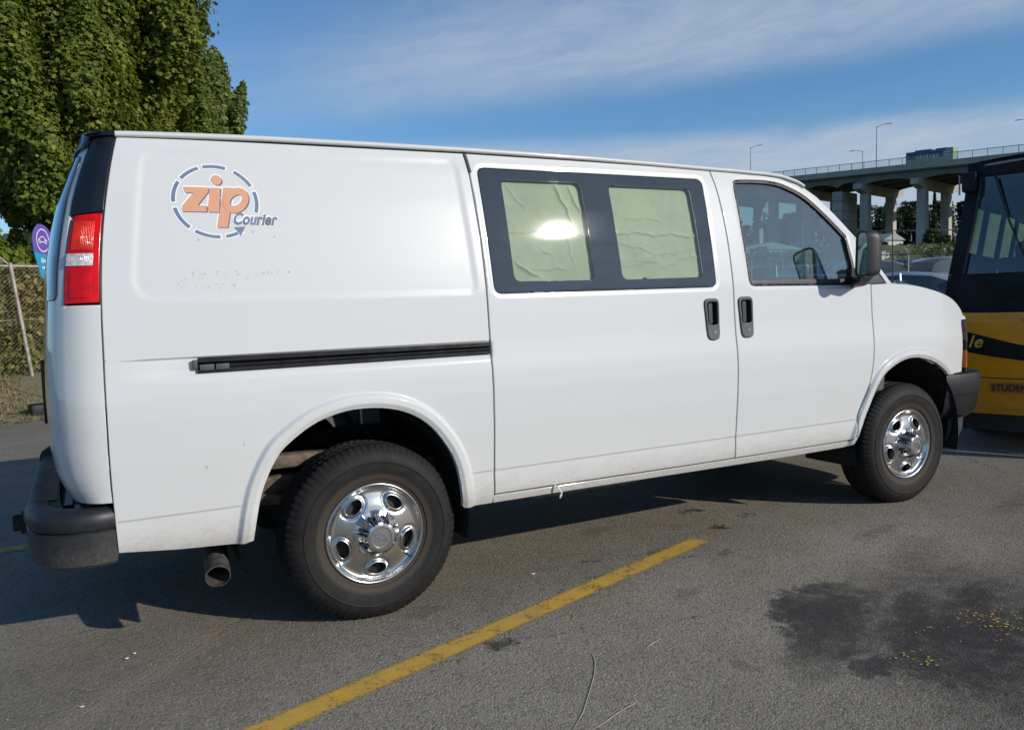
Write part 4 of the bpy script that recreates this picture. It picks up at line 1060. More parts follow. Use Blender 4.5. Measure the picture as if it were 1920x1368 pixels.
blob(-.75,.20,.60,.32,.4,.20,(.16,.125,.082),1.3); blob(-1.25,.15,.4,.3,0,.20,(.15,.135,.11),1.3)
# pale drag marks leaving the tailpipe corner
dx = t.math('SUBTRACT', X, -.547); dy = t.math('SUBTRACT', Y, .332)
al = math.atan2(-.267-.332, -1.184+.547); u = t.math('ADD', t.math('MULTIPLY', dx, math.cos(al)), t.math('MULTIPLY', dy, math.sin(al)))
v = t.math('SUBTRACT', t.math('MULTIPLY', dy, math.cos(al)), t.math('MULTIPLY', dx, math.sin(al)))
st = t.noise(t.comb(t.math('MULTIPLY', u, .8), t.math('MULTIPLY', v, 38.), 0.), 1.5, 4, .6)
fv = t.math('MULTIPLY', t.ramp(t.math('ABSOLUTE', v), .10, .02), t.math('MULTIPLY', t.ramp(u, -.05, .25), t.ramp(st, .35, .65)))
base = t.mix(t.math('MULTIPLY', fv, .62), base, (.34, .27, .21))
t.put(bs.inputs['Base Color'], base)
t.put(bs.inputs['Roughness'], t.ramp(gloss, 0, 1, .86, .58)); bs.inputs['Specular IOR Level'].default_value = .35
h = t.math('ADD', t.math('MULTIPLY', vo.outputs['Distance'], -.9), t.math('MULTIPLY', vo2.outputs['Distance'], -.5))
h = t.math('ADD', h, t.math('MULTIPLY', n2, .4)); h = t.math('SUBTRACT', h, t.math('MULTIPLY', t.ramp(pit, .58, .74), .9))
t.put(bs.inputs['Normal'], t.bump(h, .55, .005))

EARTH = mat('verge_earth', (.27, .22, .135), rough=.95, vscale=1.2, col2=(.18, .165, .085), bump=.6, bscale=30, bdist=.02)
FIELD = mat('field_grass', (.075, .088, .032), rough=.95, vscale=.06, col2=(.12, .115, .045), bump=.5, bscale=2, bdist=.1)
def sheet(name, poly, z, m):
    n = len(poly); P = [Vector(p) for p in poly]
    r = delaunay_2d_cdt(P, [(i, (i+1) % n) for i in range(n)], [], 1, 1e-6)
    o = mk(name, [(v[0], v[1], z) for v in r[0]], [tuple(f) for f in r[2]], m)
    bm = bmesh.new(); bm.from_mesh(o.data); bmesh.ops.recalc_face_normals(bm, faces=bm.faces)
    if bm.faces and sum(f.normal.z for f in bm.faces) < 0: bmesh.ops.reverse_faces(bm, faces=bm.faces)
    bm.to_mesh(o.data); bm.free(); o['kind'] = 'structure'; return o
def terrain_h(x, y):
    # lot is level; beyond it the ground lifts a little toward the far parking rows and the verge
    d = math.hypot(x-1, y-1)
    return (.27*float(sm(9, 15, d))+.66*float(sm(17.5, 25, d)))*float(sm(4, 11, x))
# ground sheet out to the horizon
def ring_grid(name, m, inner, outer, zf):
    R = np.concatenate([[0], np.geomspace(2.5, outer, 46)]); TH = np.linspace(0, 2*math.pi, 97)
    P = []
    for r in R:
        row = []
        for th in TH:
            x, y = 1+r*math.cos(th), 1+r*math.sin(th); row.append((x, y, float(zf(x, y))))
        P.append(row)
    o = grid_mesh(name, P, m, auto=180, flip=False); o['kind'] = 'structure'; return o
ground = ring_grid('ground', AS, 0, 60, lambda x, y: terrain_h(x, y)*1.0)
fieldo = ring_grid('field', FIELD, 0, 2600, lambda x, y: -.06+terrain_h(x, y)-.30*(math.hypot(x-1, y-1) < 56))
# grassy verge at the back left
P = []
for i, y_ in enumerate(np.linspace(0, 1, 22)):
    row = []
    for j, xx in enumerate(np.linspace(-9.5, 9.0, 70)):
        edge = 8.85+.18*math.sin(xx*1.7)+.07*math.sin(xx*5.3)+(xx+1.7)*.42*(1 if xx < -1 else .55)
        edge = 8.85+.10*math.sin(xx*1.7)+.05*math.sin(xx*5.3)+(xx+1.7)*.30
        yy = edge+(24-edge)*y_**1.3
        zz = .012+.42*float(sm(0, 3.2, yy-edge))+.03*math.sin(xx*2.3+yy)*float(sm(0, 2, yy-edge))
        if i == 0: zz = -.05
        row.append((xx, yy, zz))
    P.append(row)
verge = grid_mesh('verge', P, EARTH, auto=180, flip=True); verge['kind'] = 'structure'
def verge_z(x, y): return .012+.42*float(sm(0, 3.2, y-(8.85+(x+1.7)*.30)))

# painted bay lines (worn yellow)
YP = bpy.data.materials.new('yellow_road_paint'); YP.use_nodes = True; t = NT(YP.node_tree); bs = t.n['Principled BSDF']
pos = t.new('ShaderNodeNewGeometry').outputs['Position']
n = t.noise(pos, 9, 6, .7); n2 = t.noise(pos, 85, 4, .75); n3 = t.noise(pos, 2.5, 3, .5)
c = t.mix(t.ramp(n, .35, .7), (.56, .34, .050), (.46, .29, .060)); c = t.mix(t.math('MULTIPLY', t.ramp(n3, .5, .75), .5), c, (.34, .25, .10))
t.put(bs.inputs['Base Color'], c); bs.inputs['Roughness'].default_value = .8
worn = t.math('ADD', t.math('MULTIPLY', n, .65), t.math('MULTIPLY', n2, .6))
uvx = t.xyz(t.new('ShaderNodeTexCoord').outputs['Object'])
edge = t.ramp(t.math('ADD', t.math('ABSOLUTE', uvx[1]), t.math('MULTIPLY', n2, .022)), .052, .066, 0., .55, False)
t.put(bs.inputs['Alpha'], t.math('SUBTRACT', 1, t.math('ADD', t.ramp(worn, .64, .80, 0., .95), edge, clamp=True), clamp=True))
t.put(bs.inputs['Normal'], t.bump(n2, .4, .002))
def paint_line(p0, p1, wd=.118):
    p0, p1 = np.array(p0), np.array(p1); L = np.hypot(*(p1-p0)); a = math.atan2(*(p1-p0)[::-1])
    m = 60; V = []; F = []
    for i in range(m+1):
        for v in (-wd/2, wd/2): V.append((L*i/m, v, 0))
    for i in range(m): F.append((2*i, 2*i+2, 2*i+3, 2*i+1))
    o = mk('bay_line', V, F, YP); o.location = (p0[0], p0[1], .004); o.rotation_euler = (0, 0, a); o['kind'] = 'structure'; return o
paint_line((-1.60,-.935), (1.845,.160)); paint_line((-5.2, 2.17), (-1.20, 2.20)); paint_line((-1.20, 2.20), (1.85, 3.20))
# flecks of yellow paint trodden into the oily patch
b = MB(); rr = random.Random(11)
for cx, cy, n_, sp in ((1.505,-1.327,5,.03),(1.529,-1.393,5,.03),(2.063,-1.309,8,.05),(2.013,-1.40,7,.04),(2.115,-1.245,12,.07),(2.003,-1.238,5,.05),(1.75,-1.22,4,.03),(2.2,-1.36,8,.08)):
    for k in range(n_*3):
        x, y = cx+rr.gauss(0, sp*1.3), cy+rr.gauss(0, sp*.7); s = rr.uniform(.0015, .0075)
        q0 = rr.uniform(0, 6); b.add([(x+s*math.cos(q0+q)*rr.uniform(.5, 1), y+s*math.sin(q0+q)*rr.uniform(.5, 1), .0045) for q in (0, 1.2, 2.4, 3.7, 5)], [(0,1,2,3,4)])
o = b.build('paint_flecks', mat('fleck_yellow', (.62, .42, .05), rough=.8)); o['kind'] = 'stuff'
# grit and crumbs on the asphalt
b = MB(); 
for k in range(1500):
    d_ = rr.random()**.6*9; a = YAW+rr.uniform(-.62, .62); x, y = CX+math.sin(a)*(1.6+d_), CY+math.cos(a)*(1.6+d_); s = rr.uniform(.0015, .0042)*(1.6 if rr.random() < .05 else 1)
    q0 = rr.uniform(0, 6); V = [(x+s*math.cos(q0+q), y+s*math.sin(q0+q)*.7, .001) for q in (0, 2.1, 4.2)]+[(x, y, .001+s*.8)]
    b.add(V, [(0,1,3),(1,2,3),(2,0,3)], 0 if rr.random() < .6 else 1)
o = b.build('grit', [mat('grit_pale', (.38, .36, .33), rough=.9), mat('grit_dark', (.05, .045, .04), rough=.9)]); o['kind'] = 'stuff'
def twig(pts, r, label):
    o = MB().tube([(x, y, r+.001) for x, y in pts], [r*.6]+[r]*(len(pts)-2)+[r*.5], 5).build('twig', mat('twig_straw', (.46, .42, .34), rough=.9)); tag(o, label, 'twig', 'dry twigs on the asphalt')
twig([(.555,-.690),(.560,-.715),(.545,-.75),(.525,-.785),(.47,-.86),(.39,-.95),(.30,-1.05),(.215,-1.125)], .0013, 'long thin pale stalk lying nearest the bottom edge of the ground')
twig([(.492,-1.085),(.44,-1.10),(.385,-1.115),(.32,-1.14),(.255,-1.158)], .0013, 'short dry stalk lying to the right of the long stalk')
twig([(.86,-.74),(.80,-.76),(.765,-.775)], .0018, 'tiny stalk between the long stalk and the oil stain')
for (x, y, s, a, lb) in ((-1.115,-.141,.013,.3,'small white paper scrap low on the left of the asphalt'),(-.965,.200,.016,1.2,'torn white paper sliver below the tailpipe'),(-.935,.235,.012,.9,'thin white paper shred beside the tailpipe shadow'),(.82,.18,.020,.1,'small pale scrap on the asphalt right of the rear wheel')):
    V = [(x+s*math.cos(a+q)*k, y+s*math.sin(a+q)*k*.6, .003+.004*(i % 2)) for i, (q, k) in enumerate(((0,1),(1.1,.45),(2.3,.6),(3.1,1.),(4.4,.4),(5.3,.5)))]
    tag(mk('paper_scrap', V, [(0,1,2,3,4,5)], mat('paper', (.7, .7, .68), rough=.9)), lb, 'litter')

# ================================================================== FOLIAGE
def leafmat(name, c1, c2, c3, sub=.30):
    m = bpy.data.materials.new(name); m.use_nodes = True; t = NT(m.node_tree); b = t.n['Principled BSDF']
    pos = t.new('ShaderNodeNewGeometry').outputs['Position']; oi = t.new('ShaderNodeNewGeometry').outputs['Random Per Island']
    n = t.noise(pos, .9, 4, .6)
    c = t.mix(t.ramp(n, .35, .68), c1, c2); c = t.mix(t.ramp(oi, .55, 1., 0, .8), c, c3)
    c = t.mix(t.ramp(oi, .0, .3, .45, 0), c, tuple(q*.45 for q in c1))
    t.put(b.inputs['Base Color'], c); b.inputs['Roughness'].default_value = .55; b.inputs['Specular IOR Level'].default_value = .28
    tl_ = t.new('ShaderNodeBsdfTranslucent'); t.put(tl_.inputs[0], t.mix(.5, c, (c3[0]*1.2, c3[1]*1.3, c3[2]*.6)))
    mx = t.new('ShaderNodeMixShader'); mx.inputs[0].default_value = sub; t.l.new(b.outputs[0], mx.inputs[1]); t.l.new(tl_.outputs[0], mx.inputs[2])
    t.l.new(mx.outputs[0], t.n['Material Output'].inputs[0]); return m
MAPLE = leafmat('maple_leaves', (.092, .142, .024), (.140, .185, .030), (.32, .32, .055), .36)
MAPLE2 = leafmat('maple_leaves_pale', (.105, .158, .040), (.150, .200, .055), (.31, .32, .09), .36)
CEDAR = leafmat('cedar_foliage', (.125, .210, .030), (.180, .230, .036), (.32, .28, .06))
VINE = leafmat('vine_leaves', (.165, .200, .040), (.250, .180, .065), (.40, .32, .11))
DARKT = leafmat('far_foliage', (.032, .056, .030), (.048, .074, .036), (.080, .100, .045), .12)
LITET = leafmat('far_foliage_light', (.060, .082, .022), (.085, .100, .030), (.120, .125, .045), .15)
BARK = mat('bark', (.13, .11, .09), rough=.95, vscale=6, var=.25, bump=.6, bscale=25, bdist=.02)
LEAF5 = np.array([(0,-.5),(.20,-.22),(.52,-.10),(.24,.08),(.30,.42),(0,.60),(-.30,.42),(-.24,.08),(-.52,-.10),(-.20,-.22)])
def leaf_cloud(name, C, N, size, m, parent, kind='maple'):
    """C centres, N facing normals: one small leaf polygon per centre"""
    n = len(C); N = N/np.linalg.norm(N, axis=1)[:, None]
    ref = rng.normal(size=(n, 3)); A = np.cross(N, ref); A /= np.linalg.norm(A, axis=1)[:, None]+1e-9; B = np.cross(N, A)
    if kind == 'maple':
        L = LEAF5; idx = [(0,1,9),(1,2,3),(9,1,3),(9,3,7),(9,7,8),(3,4,5),(7,3,5),(7,5,6)]; cup = np.array([.0,.03,.16,.02,.14,.12,.14,.02,.16,.03])
    elif kind == 'diamond':
        L = np.array([(0,-.6),(.34,0),(0,.6),(-.34,0)]); idx = [(0,1,2),(0,2,3)]; cup = np.array([-.08,.08,-.08,.08])
    else:
        L = np.array([(-.16,-.6),(.16,-.5),(.45,.1),(.10,.75),(-.30,.45)]); idx = [(0,1,2),(0,2,3),(0,3,4)]; cup = np.array([0,.06,-.1,.1,0])
    k = len(L); s = size*rng.uniform(.65, 1.3, n)
    V = C[:, None]+s[:, None, None]*(L[None, :, 0, None]*A[:, None]+L[None, :, 1, None]*B[:, None]-cup[None, :, None]*N[:, None])
    F = (np.arange(n)*k)[:, None, None]+np.array(idx)[None]
    return raw_mesh(name, V.reshape(-1, 3), F.reshape(-1, 3), m, parent)
def plume_pts(n, c, r, h, lean, shell=.55):
    """leaf positions over an upswept, tapering plume"""
    u = rng.uniform(0, 1, n)**.85; th = rng.uniform(0, 2*math.pi, n)
    prof = np.sin(np.clip(u*.93+.07, 0, 1)*math.pi)**.6*(1-.45*u)
    lump = 1+.22*np.sin(th*3+u*9+c[0]*3)+.16*np.sin(th*5-u*17+c[1]*5)
    rad = r*prof*lump*(shell+(1.04-shell)*rng.uniform(0, 1, n)**.45)*np.where(rng.uniform(0, 1, n) < .16, rng.uniform(1.0, 1.42, n), 1.)
    x = c[0]+rad*np.cos(th)+lean[0]*u; y = c[1]+rad*np.sin(th)+lean[1]*u; z = c[2]+h*u+rng.normal(0, .05, n)
    N = np.stack([np.cos(th), np.sin(th), .55+.5*u], 1)+rng.normal(0, .55, (n, 3))
    return np.stack([x, y, z], 1), N
def limb(b, p0, p1, r0, r1, wob=.12, n=7, k=7):
    p0, p1 = np.array(p0, float), np.array(p1, float); P = []
    for i in range(n+1):
        s = i/n; q = p0+(p1-p0)*s+np.array([math.sin(s*5+p0[0]), math.cos(s*4+p1[1]), 0])*wob*math.sin(s*math.pi); P.append(tuple(q))
    b.tube(P, [r0+(r1-r0)*i/n for i in range(n+1)], k); return P
def big_tree(loc, label, plumes, m, leaf, dens, trunk_h, tr):
    root = thing('maple_tree', loc, label, 'tree')
    C, N = [], []
    b = MB(); x0, y0, z0 = loc
    limb(b, (x0, y0, z0-.2), (x0, y0, z0+trunk_h+4), tr, tr*.35)
    for (dx, dy, dz, r, h, lx, ly) in plumes:
        c = (x0+dx, y0+dy, z0+dz); n = int(dens*r*h*2.4)
        p, q = plume_pts(n, c, r, h, (lx, ly)); C.append(p); N.append(q)
        limb(b, (x0+dx*.25, y0+dy*.25+.4, c[2]+.1), (c[0], c[1], c[2]+.35*h), tr*.16, .03, .1)
        limb(b, (c[0], c[1], c[2]+.1*h), (c[0]+lx*.85, c[1]+ly*.85, c[2]+h*.85), .05, .012, .08)
    b.build('trunk', BARK, root)
    leaf_cloud('crown', np.concatenate(C), np.concatenate(N), leaf, m, root)
    return root
rp = random.Random(21)
def plumes(rx, ry, z0, z1, n, rmin, rmax, hmin, hmax, rnd):
    out = []
    for k in range(n):
        th = rnd.uniform(0, 2*math.pi); q = rnd.random()**.5; zz = z0+(z1-z0)*rnd.random()
        taper = 1-.30*abs((zz-z0)/(z1-z0)-.35)
        dx, dy = rx*q*math.cos(th)*taper, ry*q*math.sin(th)*taper
        out.append((dx, dy, zz, rnd.uniform(rmin, rmax), rnd.uniform(hmin, hmax), dx*.16, dy*.16))
    return out
# the near maple: fills the upper left, close upswept masses
T1 = (-1.5, 16.6, .4)
pl = plumes(3.5, 2.6, 1.1, 7.4, 92, .50, .82, 2.2, 3.8, rp)
pl = [(a_, b__, c_+(max(0, 4.3-c_) if a_ < -.7 else max(0, 2.9-c_) if a_ < .4 else max(0, 1.8-c_)), *r_) for a_, b__, c_, *r_ in pl]
pl = pl+plumes(2.0, 2.0, 7.2, 9.0, 14, .6, .9, 1.8, 2.6, rp)
big_tree(T1, 'big dense green maple behind the fence, filling the upper left', pl, MAPLE, .100, 1050, 1.9, .24)
T2 = (.65, 19.6, .2)
pl = plumes(1.75, 1.9, 1.6, 6.4, 44, .6, .95, 1.8, 2.8, rp)+[(1.5,0,5.4,.72,2.6,.35,0),(2.05,.2,3.4,.70,2.0,.30,0),(1.0,.3,7.0,.7,2.0,.2,0),(-.4,0,8.2,.9,2.4,0,0),(2.0,0,2.5,.6,1.8,.2,0),(2.0,-.4,1.2,.7,1.9,.2,0)]
pl += [(rp.uniform(.6, 2.15), rp.uniform(-.9, .9), rp.uniform(1.6, 6.6), rp.uniform(.22, .42), rp.uniform(.9, 1.7), rp.uniform(.2, .6), 0) for _ in range(26)]
big_tree(T2, 'paler maple behind the van roof, with blue sky on its right side', pl, MAPLE2, .110, 900, 2.0, .2)
# conifers behind the fence
def cedar(loc, h, r, label, dens=1.):
    root = thing('cedar_tree', loc, label, 'tree', 'cedars behind the chain-link fence'); n = int(6500*dens)
    u = rng.uniform(0, 1, n)**1.1; th = rng.uniform(0, 2*math.pi, n)
    lump = 1+.28*np.sin(th*4+u*14+loc[0]*5)+.2*np.sin(th*7-u*25)
    rad = r*(1-u)**.75*lump*rng.uniform(.5, 1.03, n)+.03
    C = np.stack([loc[0]+rad*np.cos(th), loc[1]+rad*np.sin(th), loc[2]+.1+h*u], 1); N = np.stack([np.cos(th), np.sin(th), .3+0*u], 1)+rng.normal(0, .6, (n, 3))
    leaf_cloud('crown', C, N, .12, CEDAR, root, 'frond')
    b = MB(); b.tube([(loc[0], loc[1], loc[2]-.2), (loc[0], loc[1], loc[2]+h*.9)], [.10, .015], 7); b.build('trunk', BARK, root)
cedar((-3.25, 15.0, .4), 3.55, .62, 'tall pointed cedar at the left edge of the picture')
cedar((-2.55, 14.7, .4), 3.35, .60, 'olive cedar rising between the left edge and the flag')
cedar((-2.05, 15.6, .4), 2.55, .55, 'short cedar just left of the purple flag')
cedar((-1.25, 15.2, .4), 2.7, .6, 'cedar hidden partly by the purple flag')
cedar((-4.5, 15.2, .4), 2.4, .6, 'low cedar beyond the left edge')
# overgrown hedge right behind the chain link
root = thing('overgrown_hedge', (-1.0, 12.9, .3), 'brownish green vine hedge growing through the chain-link fence', 'hedge')
n = 26000; X_ = rng.uniform(-5.2, 5.5, n); Z_ = .30+rng.uniform(0, 1, n)**.9*1.78; base_l = 11.55+.32*(X_+2)
Yl = base_l+.12+rng.uniform(0, 1, n)**2*.75; Z_ += .10*np.sin(X_*3)+.06*np.sin(X_*9)
leaf_cloud('foliage', np.stack([X_, Yl, Z_], 1), np.stack([0*X_, -1+0*X_, .35+0*X_], 1)+rng.normal(0, .75, (n, 3)), .075, VINE, root, 'frond')
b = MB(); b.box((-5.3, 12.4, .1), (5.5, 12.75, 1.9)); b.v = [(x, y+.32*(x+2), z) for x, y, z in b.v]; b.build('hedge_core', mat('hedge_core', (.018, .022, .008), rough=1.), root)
# dry grass and leaf litter on the verge
n = 9000; X_ = rng.uniform(-4.2, 4, n); e_ = 8.85+(X_+1.7)*.30; Yg = e_+rng.uniform(-.05, 1, n)*3.4
Zg = .012+.42*sm(0, 3.2, Yg-e_)
hgt_ = rng.uniform(.03, .11, n)*(1+.6*np.sin(X_*4)*np.sin(Yg*3)); a_ = rng.uniform(0, 6.28, n); lx, ly = np.cos(a_)*hgt_*.6, np.sin(a_)*hgt_*.6
V = np.stack([np.stack([X_-.006*np.sin(a_), Yg+.006*np.cos(a_), Zg-.01], 1), np.stack([X_+.006*np.sin(a_), Yg-.006*np.cos(a_), Zg-.01], 1), np.stack([X_+lx, Yg+ly, Zg+hgt_], 1)], 1)
o = raw_mesh('dry_grass', V.reshape(-1, 3), np.arange(3*n).reshape(-1, 3), leafmat('dry_grass', (.28, .24, .11), (.19, .20, .07), (.42, .36, .19), .2)); o['kind'] = 'stuff'
n = 2600; X_ = rng.uniform(-4, 4, n); Yg = 8.85+(X_+1.7)*.30+rng.uniform(0, 1, n)**1.2*3.0-.15; Zg = .02+.42*sm(0, 3.2, Yg-(8.85+(X_+1.7)*.30))
o = leaf_cloud('leaf_litter', np.stack([X_, Yg, Zg], 1), np.stack([0*X_, 0*X_, 1+0*X_], 1)+rng.normal(0, .3, (n, 3)), .05, leafmat('litter', (.16, .09, .04), (.22, .14, .07), (.30, .22, .13), .1), None, 'frond'); o['kind'] = 'stuff'

# ================================================================== CHAIN-LINK FENCE (left)
GALV = mat('galvanised', (.42, .39, .34), rough=.6, metal=.35, var=.18, vscale=9)
WIRE = mat('chain_wire', (.40, .36, .28), rough=.7, metal=.1, var=.35, vscale=3)
fn = thing('chain_link_fence', (-1.8, 11.6, .4), 'rusty galvanised chain-link fence in front of the vine hedge, left of the van', 'fence')
fy = lambda x: 11.5+.32*(x+2)
b = MB(); z0, z1 = .34, 2.13; sp = .062; wd = .0015
x0, x1 = -5.2, 5.2; H = z1-z0
k = x0-H
while k < x1:
    for sg in (1, -1):
        a_ = (k, z0) if sg > 0 else (k+H, z0); c_ = (k+H, z1) if sg > 0 else (k, z1)
        # clip to the fence run
        def cl(p, q):
            (xa, za), (xb, zb) = p, q
            if xa < x0: za += (x0-xa)*(zb-za)/(xb-xa); xa = x0
            if xb < x0: zb += (x0-xb)*(zb-za)/(xb-xa) if xb != xa else 0; xb = x0
            if xa > x1: za += (x1-xa)*(zb-za)/(xb-xa); xa = x1
            if xb > x1: zb += (x1-xb)*(zb-za)/(xb-xa); xb = x1
            return (xa, za), (xb, zb)
        if (a_[0] < x0 and c_[0] < x0) or (a_[0] > x1 and c_[0] > x1): continue
        (xa, za), (xb, zb) = cl(a_, c_); m_ = max(2, int(math.hypot(xb-xa, zb-za)/.35)); pts = []
        dy = .004*sg
        for i in range(m_+1):
            s = i/m_; x = xa+(xb-xa)*s; z = za+(zb-za)*s; pts.append((x, fy(x)+dy+.010*math.sin(x*2.1+z), z))
        b.tube(pts, wd, 3, cap=False)
    k += sp
o = b.build('chain_link_mesh', WIRE, fn); 
b = MB(); b.tube([(x, fy(x), 2.135) for x in np.linspace(x0, x1, 12)], .021, 8); b.build('top_rail', GALV, fn, auto=50)
b = MB(); b.tube([(x, fy(x), 1.30+.015*math.sin(x*3)) for x in np.linspace(x0, x1, 40)], .004, 4); b.tube([(x, fy(x), .42+.02*math.sin(x*4)) for x in np.linspace(x0, x1, 40)], .005, 4); b.build('tension_wire', WIRE, fn)
for xp, ln in ((-4.4,.02),(-1.86,.13),(.7,.03),(3.2,.0)):
    b = MB(); y = fy(xp)-.03; b.tube([(xp+ln, y, .1), (xp-ln*.6, y, 2.15)], .030, 10); b.lathe([(.0,.05),(.034,.03),(.036,-.03)], (xp-ln*.6, y, 2.15), 'z', 10)
    p = b.build('fence_post', GALV, fn, auto=50)
    b = MB(); b.tube([(xp-ln*.6, y, 2.14), (xp-ln*.6-.33, y-.10, 2.46)], .016, 6); b.build('barb_arm', GALV, p)
b = MB()
x = x0
while x < x1: # twisted wire ends along the top
    b.tube([(x, fy(x), 2.13), (x+.012, fy(x), 2.185)], .0025, 3); x += sp/2
o = b.build('wire_ends', WIRE, fn); o['kind'] = 'stuff'

# ================================================================== FEATHER FLAG + BASE
fl = thing('feather_flag', (-1.42, 9.4, .0), 'purple and blue teardrop flag for electric vehicles, half hidden by the van tail', 'flag')
FC = np.array([-1.375, 9.42]); fa = math.radians(58)
fa_dir = np.array([math.cos(fa), math.sin(fa)])
def flag3(u, v, off=0.):   # u across, v height
    nrm2 = np.array([fa_dir[1], -fa_dir[0]]); p = FC+fa_dir*u+nrm2*off; return (p[0], p[1], v-.26)
W_ = .335
outl = smooth_line([(.02,1.93),(-.01,1.98),(-.16,2.15),(-.25,2.40),(-.285,2.60),(-.25,2.73),(-.17,2.81),(-.10,2.825),(0,2.80),(.10,2.72),(.18,2.60),(.24,2.40),(.27,2.15),(.28,1.93)], .04)
purp = [p for p in outl if p[1] >= 2.24]; 
arcp = [(.31*math.cos(q), 2.24+.16*math.sin(q)) for q in np.linspace(-.1, -math.pi+.1, 14)]
r_ = delaunay_2d_cdt([Vector(p) for p in outl], [(i, (i+1) % len(outl)) for i in range(len(outl))], [], 1, 1e-7)
# subdivide cloth through a grid for the ripple
Vf, Ff, Nf = panel(outl, [], lambda a, b_, d: np.stack([FC[0]+fa_dir[0]*a-fa_dir[1]*d, FC[1]+fa_dir[1]*a+fa_dir[0]*d, b_-.26], -1), .05, .004, .0005)
mk('flag_cloth', Vf, Ff, mat('flag_blue', (.02, .30, .56), rough=.7, var=.05), fl)
pp = [p for p in outl if p[1] > 2.26]; pp = pp+arcp[1:-1]
# purple field
def flagpoly(name, P, m, off, F=None):
    n = len(P)
    if F is None:
        r = delaunay_2d_cdt([Vector(p) for p in P], [(i, (i+1) % n) for i in range(n)], [], 1, 1e-7); P = [tuple(v) for v in r[0]]; F = [tuple(f) for f in r[2]]
    return mk(name, [flag3(p[0], p[1], off) for p in P]+[], F, m, fl)
pu = sorted([p for p in outl if p[1] >= 2.47], key=lambda p: (math.atan2(p[1]-2.6, p[0])+math.pi/2) % (2*math.pi))
lo_ = [(-.02+q*.235, 2.47-.04*math.sqrt(max(0, 1-q*q))) for q in np.linspace(-.95, .95, 12)]
PURPF = mat('flag_purple', (.155, .075, .40), rough=.7, var=.05); FWH = mat('flag_white', (.80, .80, .85), rough=.7)
flagpoly('flag_purple_field', lo_+[p for p in pu], PURPF, .004)
def stroke(pts, w_, close=False):
    V = []; F = []; P = [np.array(p) for p in pts]; n = len(P)
    for i, p in enumerate(P):
        a, c_ = P[(i-1) % n if close else max(i-1, 0)], P[(i+1) % n if close else min(i+1, n-1)]; d = (c_-a); d = d/(np.hypot(*d)+1e-9); q = np.array([-d[1], d[0]])*w_/2; V += [tuple(p+q), tuple(p-q)]
    for i in range(n if close else n-1): j = (i+1) % n; F.append((2*i, 2*i+1, 2*j+1, 2*j))
    return V, F
cc = (-.085, 2.61)
V, F = stroke([(cc[0]+.125*math.cos(q), cc[1]+.147*math.sin(q)) for q in np.linspace(-.35, -2*math.pi+.05, 40)], .014); flagpoly('flag_ring', V, FWH, .008, F)
car_ = [(-.115,-.02),(-.11,.015),(-.085,.025),(-.05,.062),(.03,.062),(.065,.022),(.10,.012),(.11,-.02)]
V, F = stroke([(cc[0]+x*.75, cc[1]+z*.75) for x, z in car_], .012); flagpoly('flag_car_icon', V, FWH, .008, F)
V, F = stroke([(cc[0]+x, cc[1]+z) for x, z in ((-.034,-.021),(.034,-.021))], .012); flagpoly('flag_car_icon', V, FWH, .008, F)
for ox in (-.06, .056):
    V, F = stroke([(cc[0]+ox+.020*math.cos(q), cc[1]-.019+.020*math.sin(q)) for q in np.linspace(0, 2*math.pi, 14)], .010); flagpoly('flag_car_icon', V, FWH, .008, F)
V, F = stroke([(cc[0]+.118, cc[1]-.055), (cc[0]+.118, cc[1]-.10)], .034); flagpoly('flag_plug_icon', V, FWH, .009, F)
for s_, z_, x_, w_ in (('Electric', 2.345, -.147, .26), ('vehicles', 2.255, -.147, .27), ('only', 2.165, -.085, .15)):
    V, F = text_mesh(s_, 1., 0, .03); P2, _ = fit(V, x_, x_+w_, z_-.030, z_+.026); flagpoly('flag_text', P2.tolist(), FWH, .008, F)
b = MB(); p_ = [flag3(.29, z, 0) for z in np.linspace(.27, 2.15, 8)]+[flag3(x, z, 0) for x, z in ((.262,2.40),(.20,2.60),(.12,2.72))]
b.tube(p_, .012, 6); b.build('flag_pole', GALV, fl)
bp = thing('rubber_base', (-1.53, 9.35, 0), 'black rubber base block on the asphalt beside the grass verge', 'base weight')
b = MB(); R = Matrix.Rotation(.25, 3, 'Z'); b.box((-1.72,9.22,0),(-1.00,9.50,.175), R=R, c=(-1.5,9.35,0)); b.build('rubber_block', RUBBER, bp, bevel=.035)
# ================================================================== HIGH-LEVEL BRIDGE
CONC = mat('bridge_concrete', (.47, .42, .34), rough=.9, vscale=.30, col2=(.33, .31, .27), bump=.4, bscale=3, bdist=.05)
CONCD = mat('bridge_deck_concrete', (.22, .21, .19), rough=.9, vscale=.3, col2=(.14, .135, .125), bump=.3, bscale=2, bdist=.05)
LAMPM = mat('lamp_post_grey', (.20, .21, .23), rough=.6, metal=.3)
B_ = far(1920, 286, 168)
_rh = _r[:2]/np.hypot(*_r[:2]); _fh = np.array([-_rh[1], _rh[0]]); _dh = _rh*math.cos(math.radians(47))-_fh*math.sin(math.radians(47))
_a = far(1300, 351, 1.)[:2]-np.array([CX, CY]); _q = np.linalg.solve(np.array([[_a[0], _dh[0]], [_a[1], _dh[1]]]), B_[:2]-np.array([CX, CY])); A_ = far(1300, 351, float(_q[0]))
br = thing('highway_bridge', (float(B_[0]), float(B_[1]), 0), 'long concrete highway bridge on tall paired columns, climbing to the right', 'bridge')
dv = (B_-A_); Ld = math.hypot(dv[0], dv[1]); dxy = dv[:2]/Ld; slope = dv[2]/Ld; pn = np.array([-dxy[1], dxy[0]])
if pn@(np.array([CX, CY])-A_[:2]) > 0: pn = -pn        # pn points away from the camera (across the deck)
def BP(s, across, dz):   # s metres from A along the deck
    return (A_[0]+dxy[0]*s+pn[0]*across, A_[1]+dxy[1]*s+pn[1]*across, A_[2]+slope*s+dz)
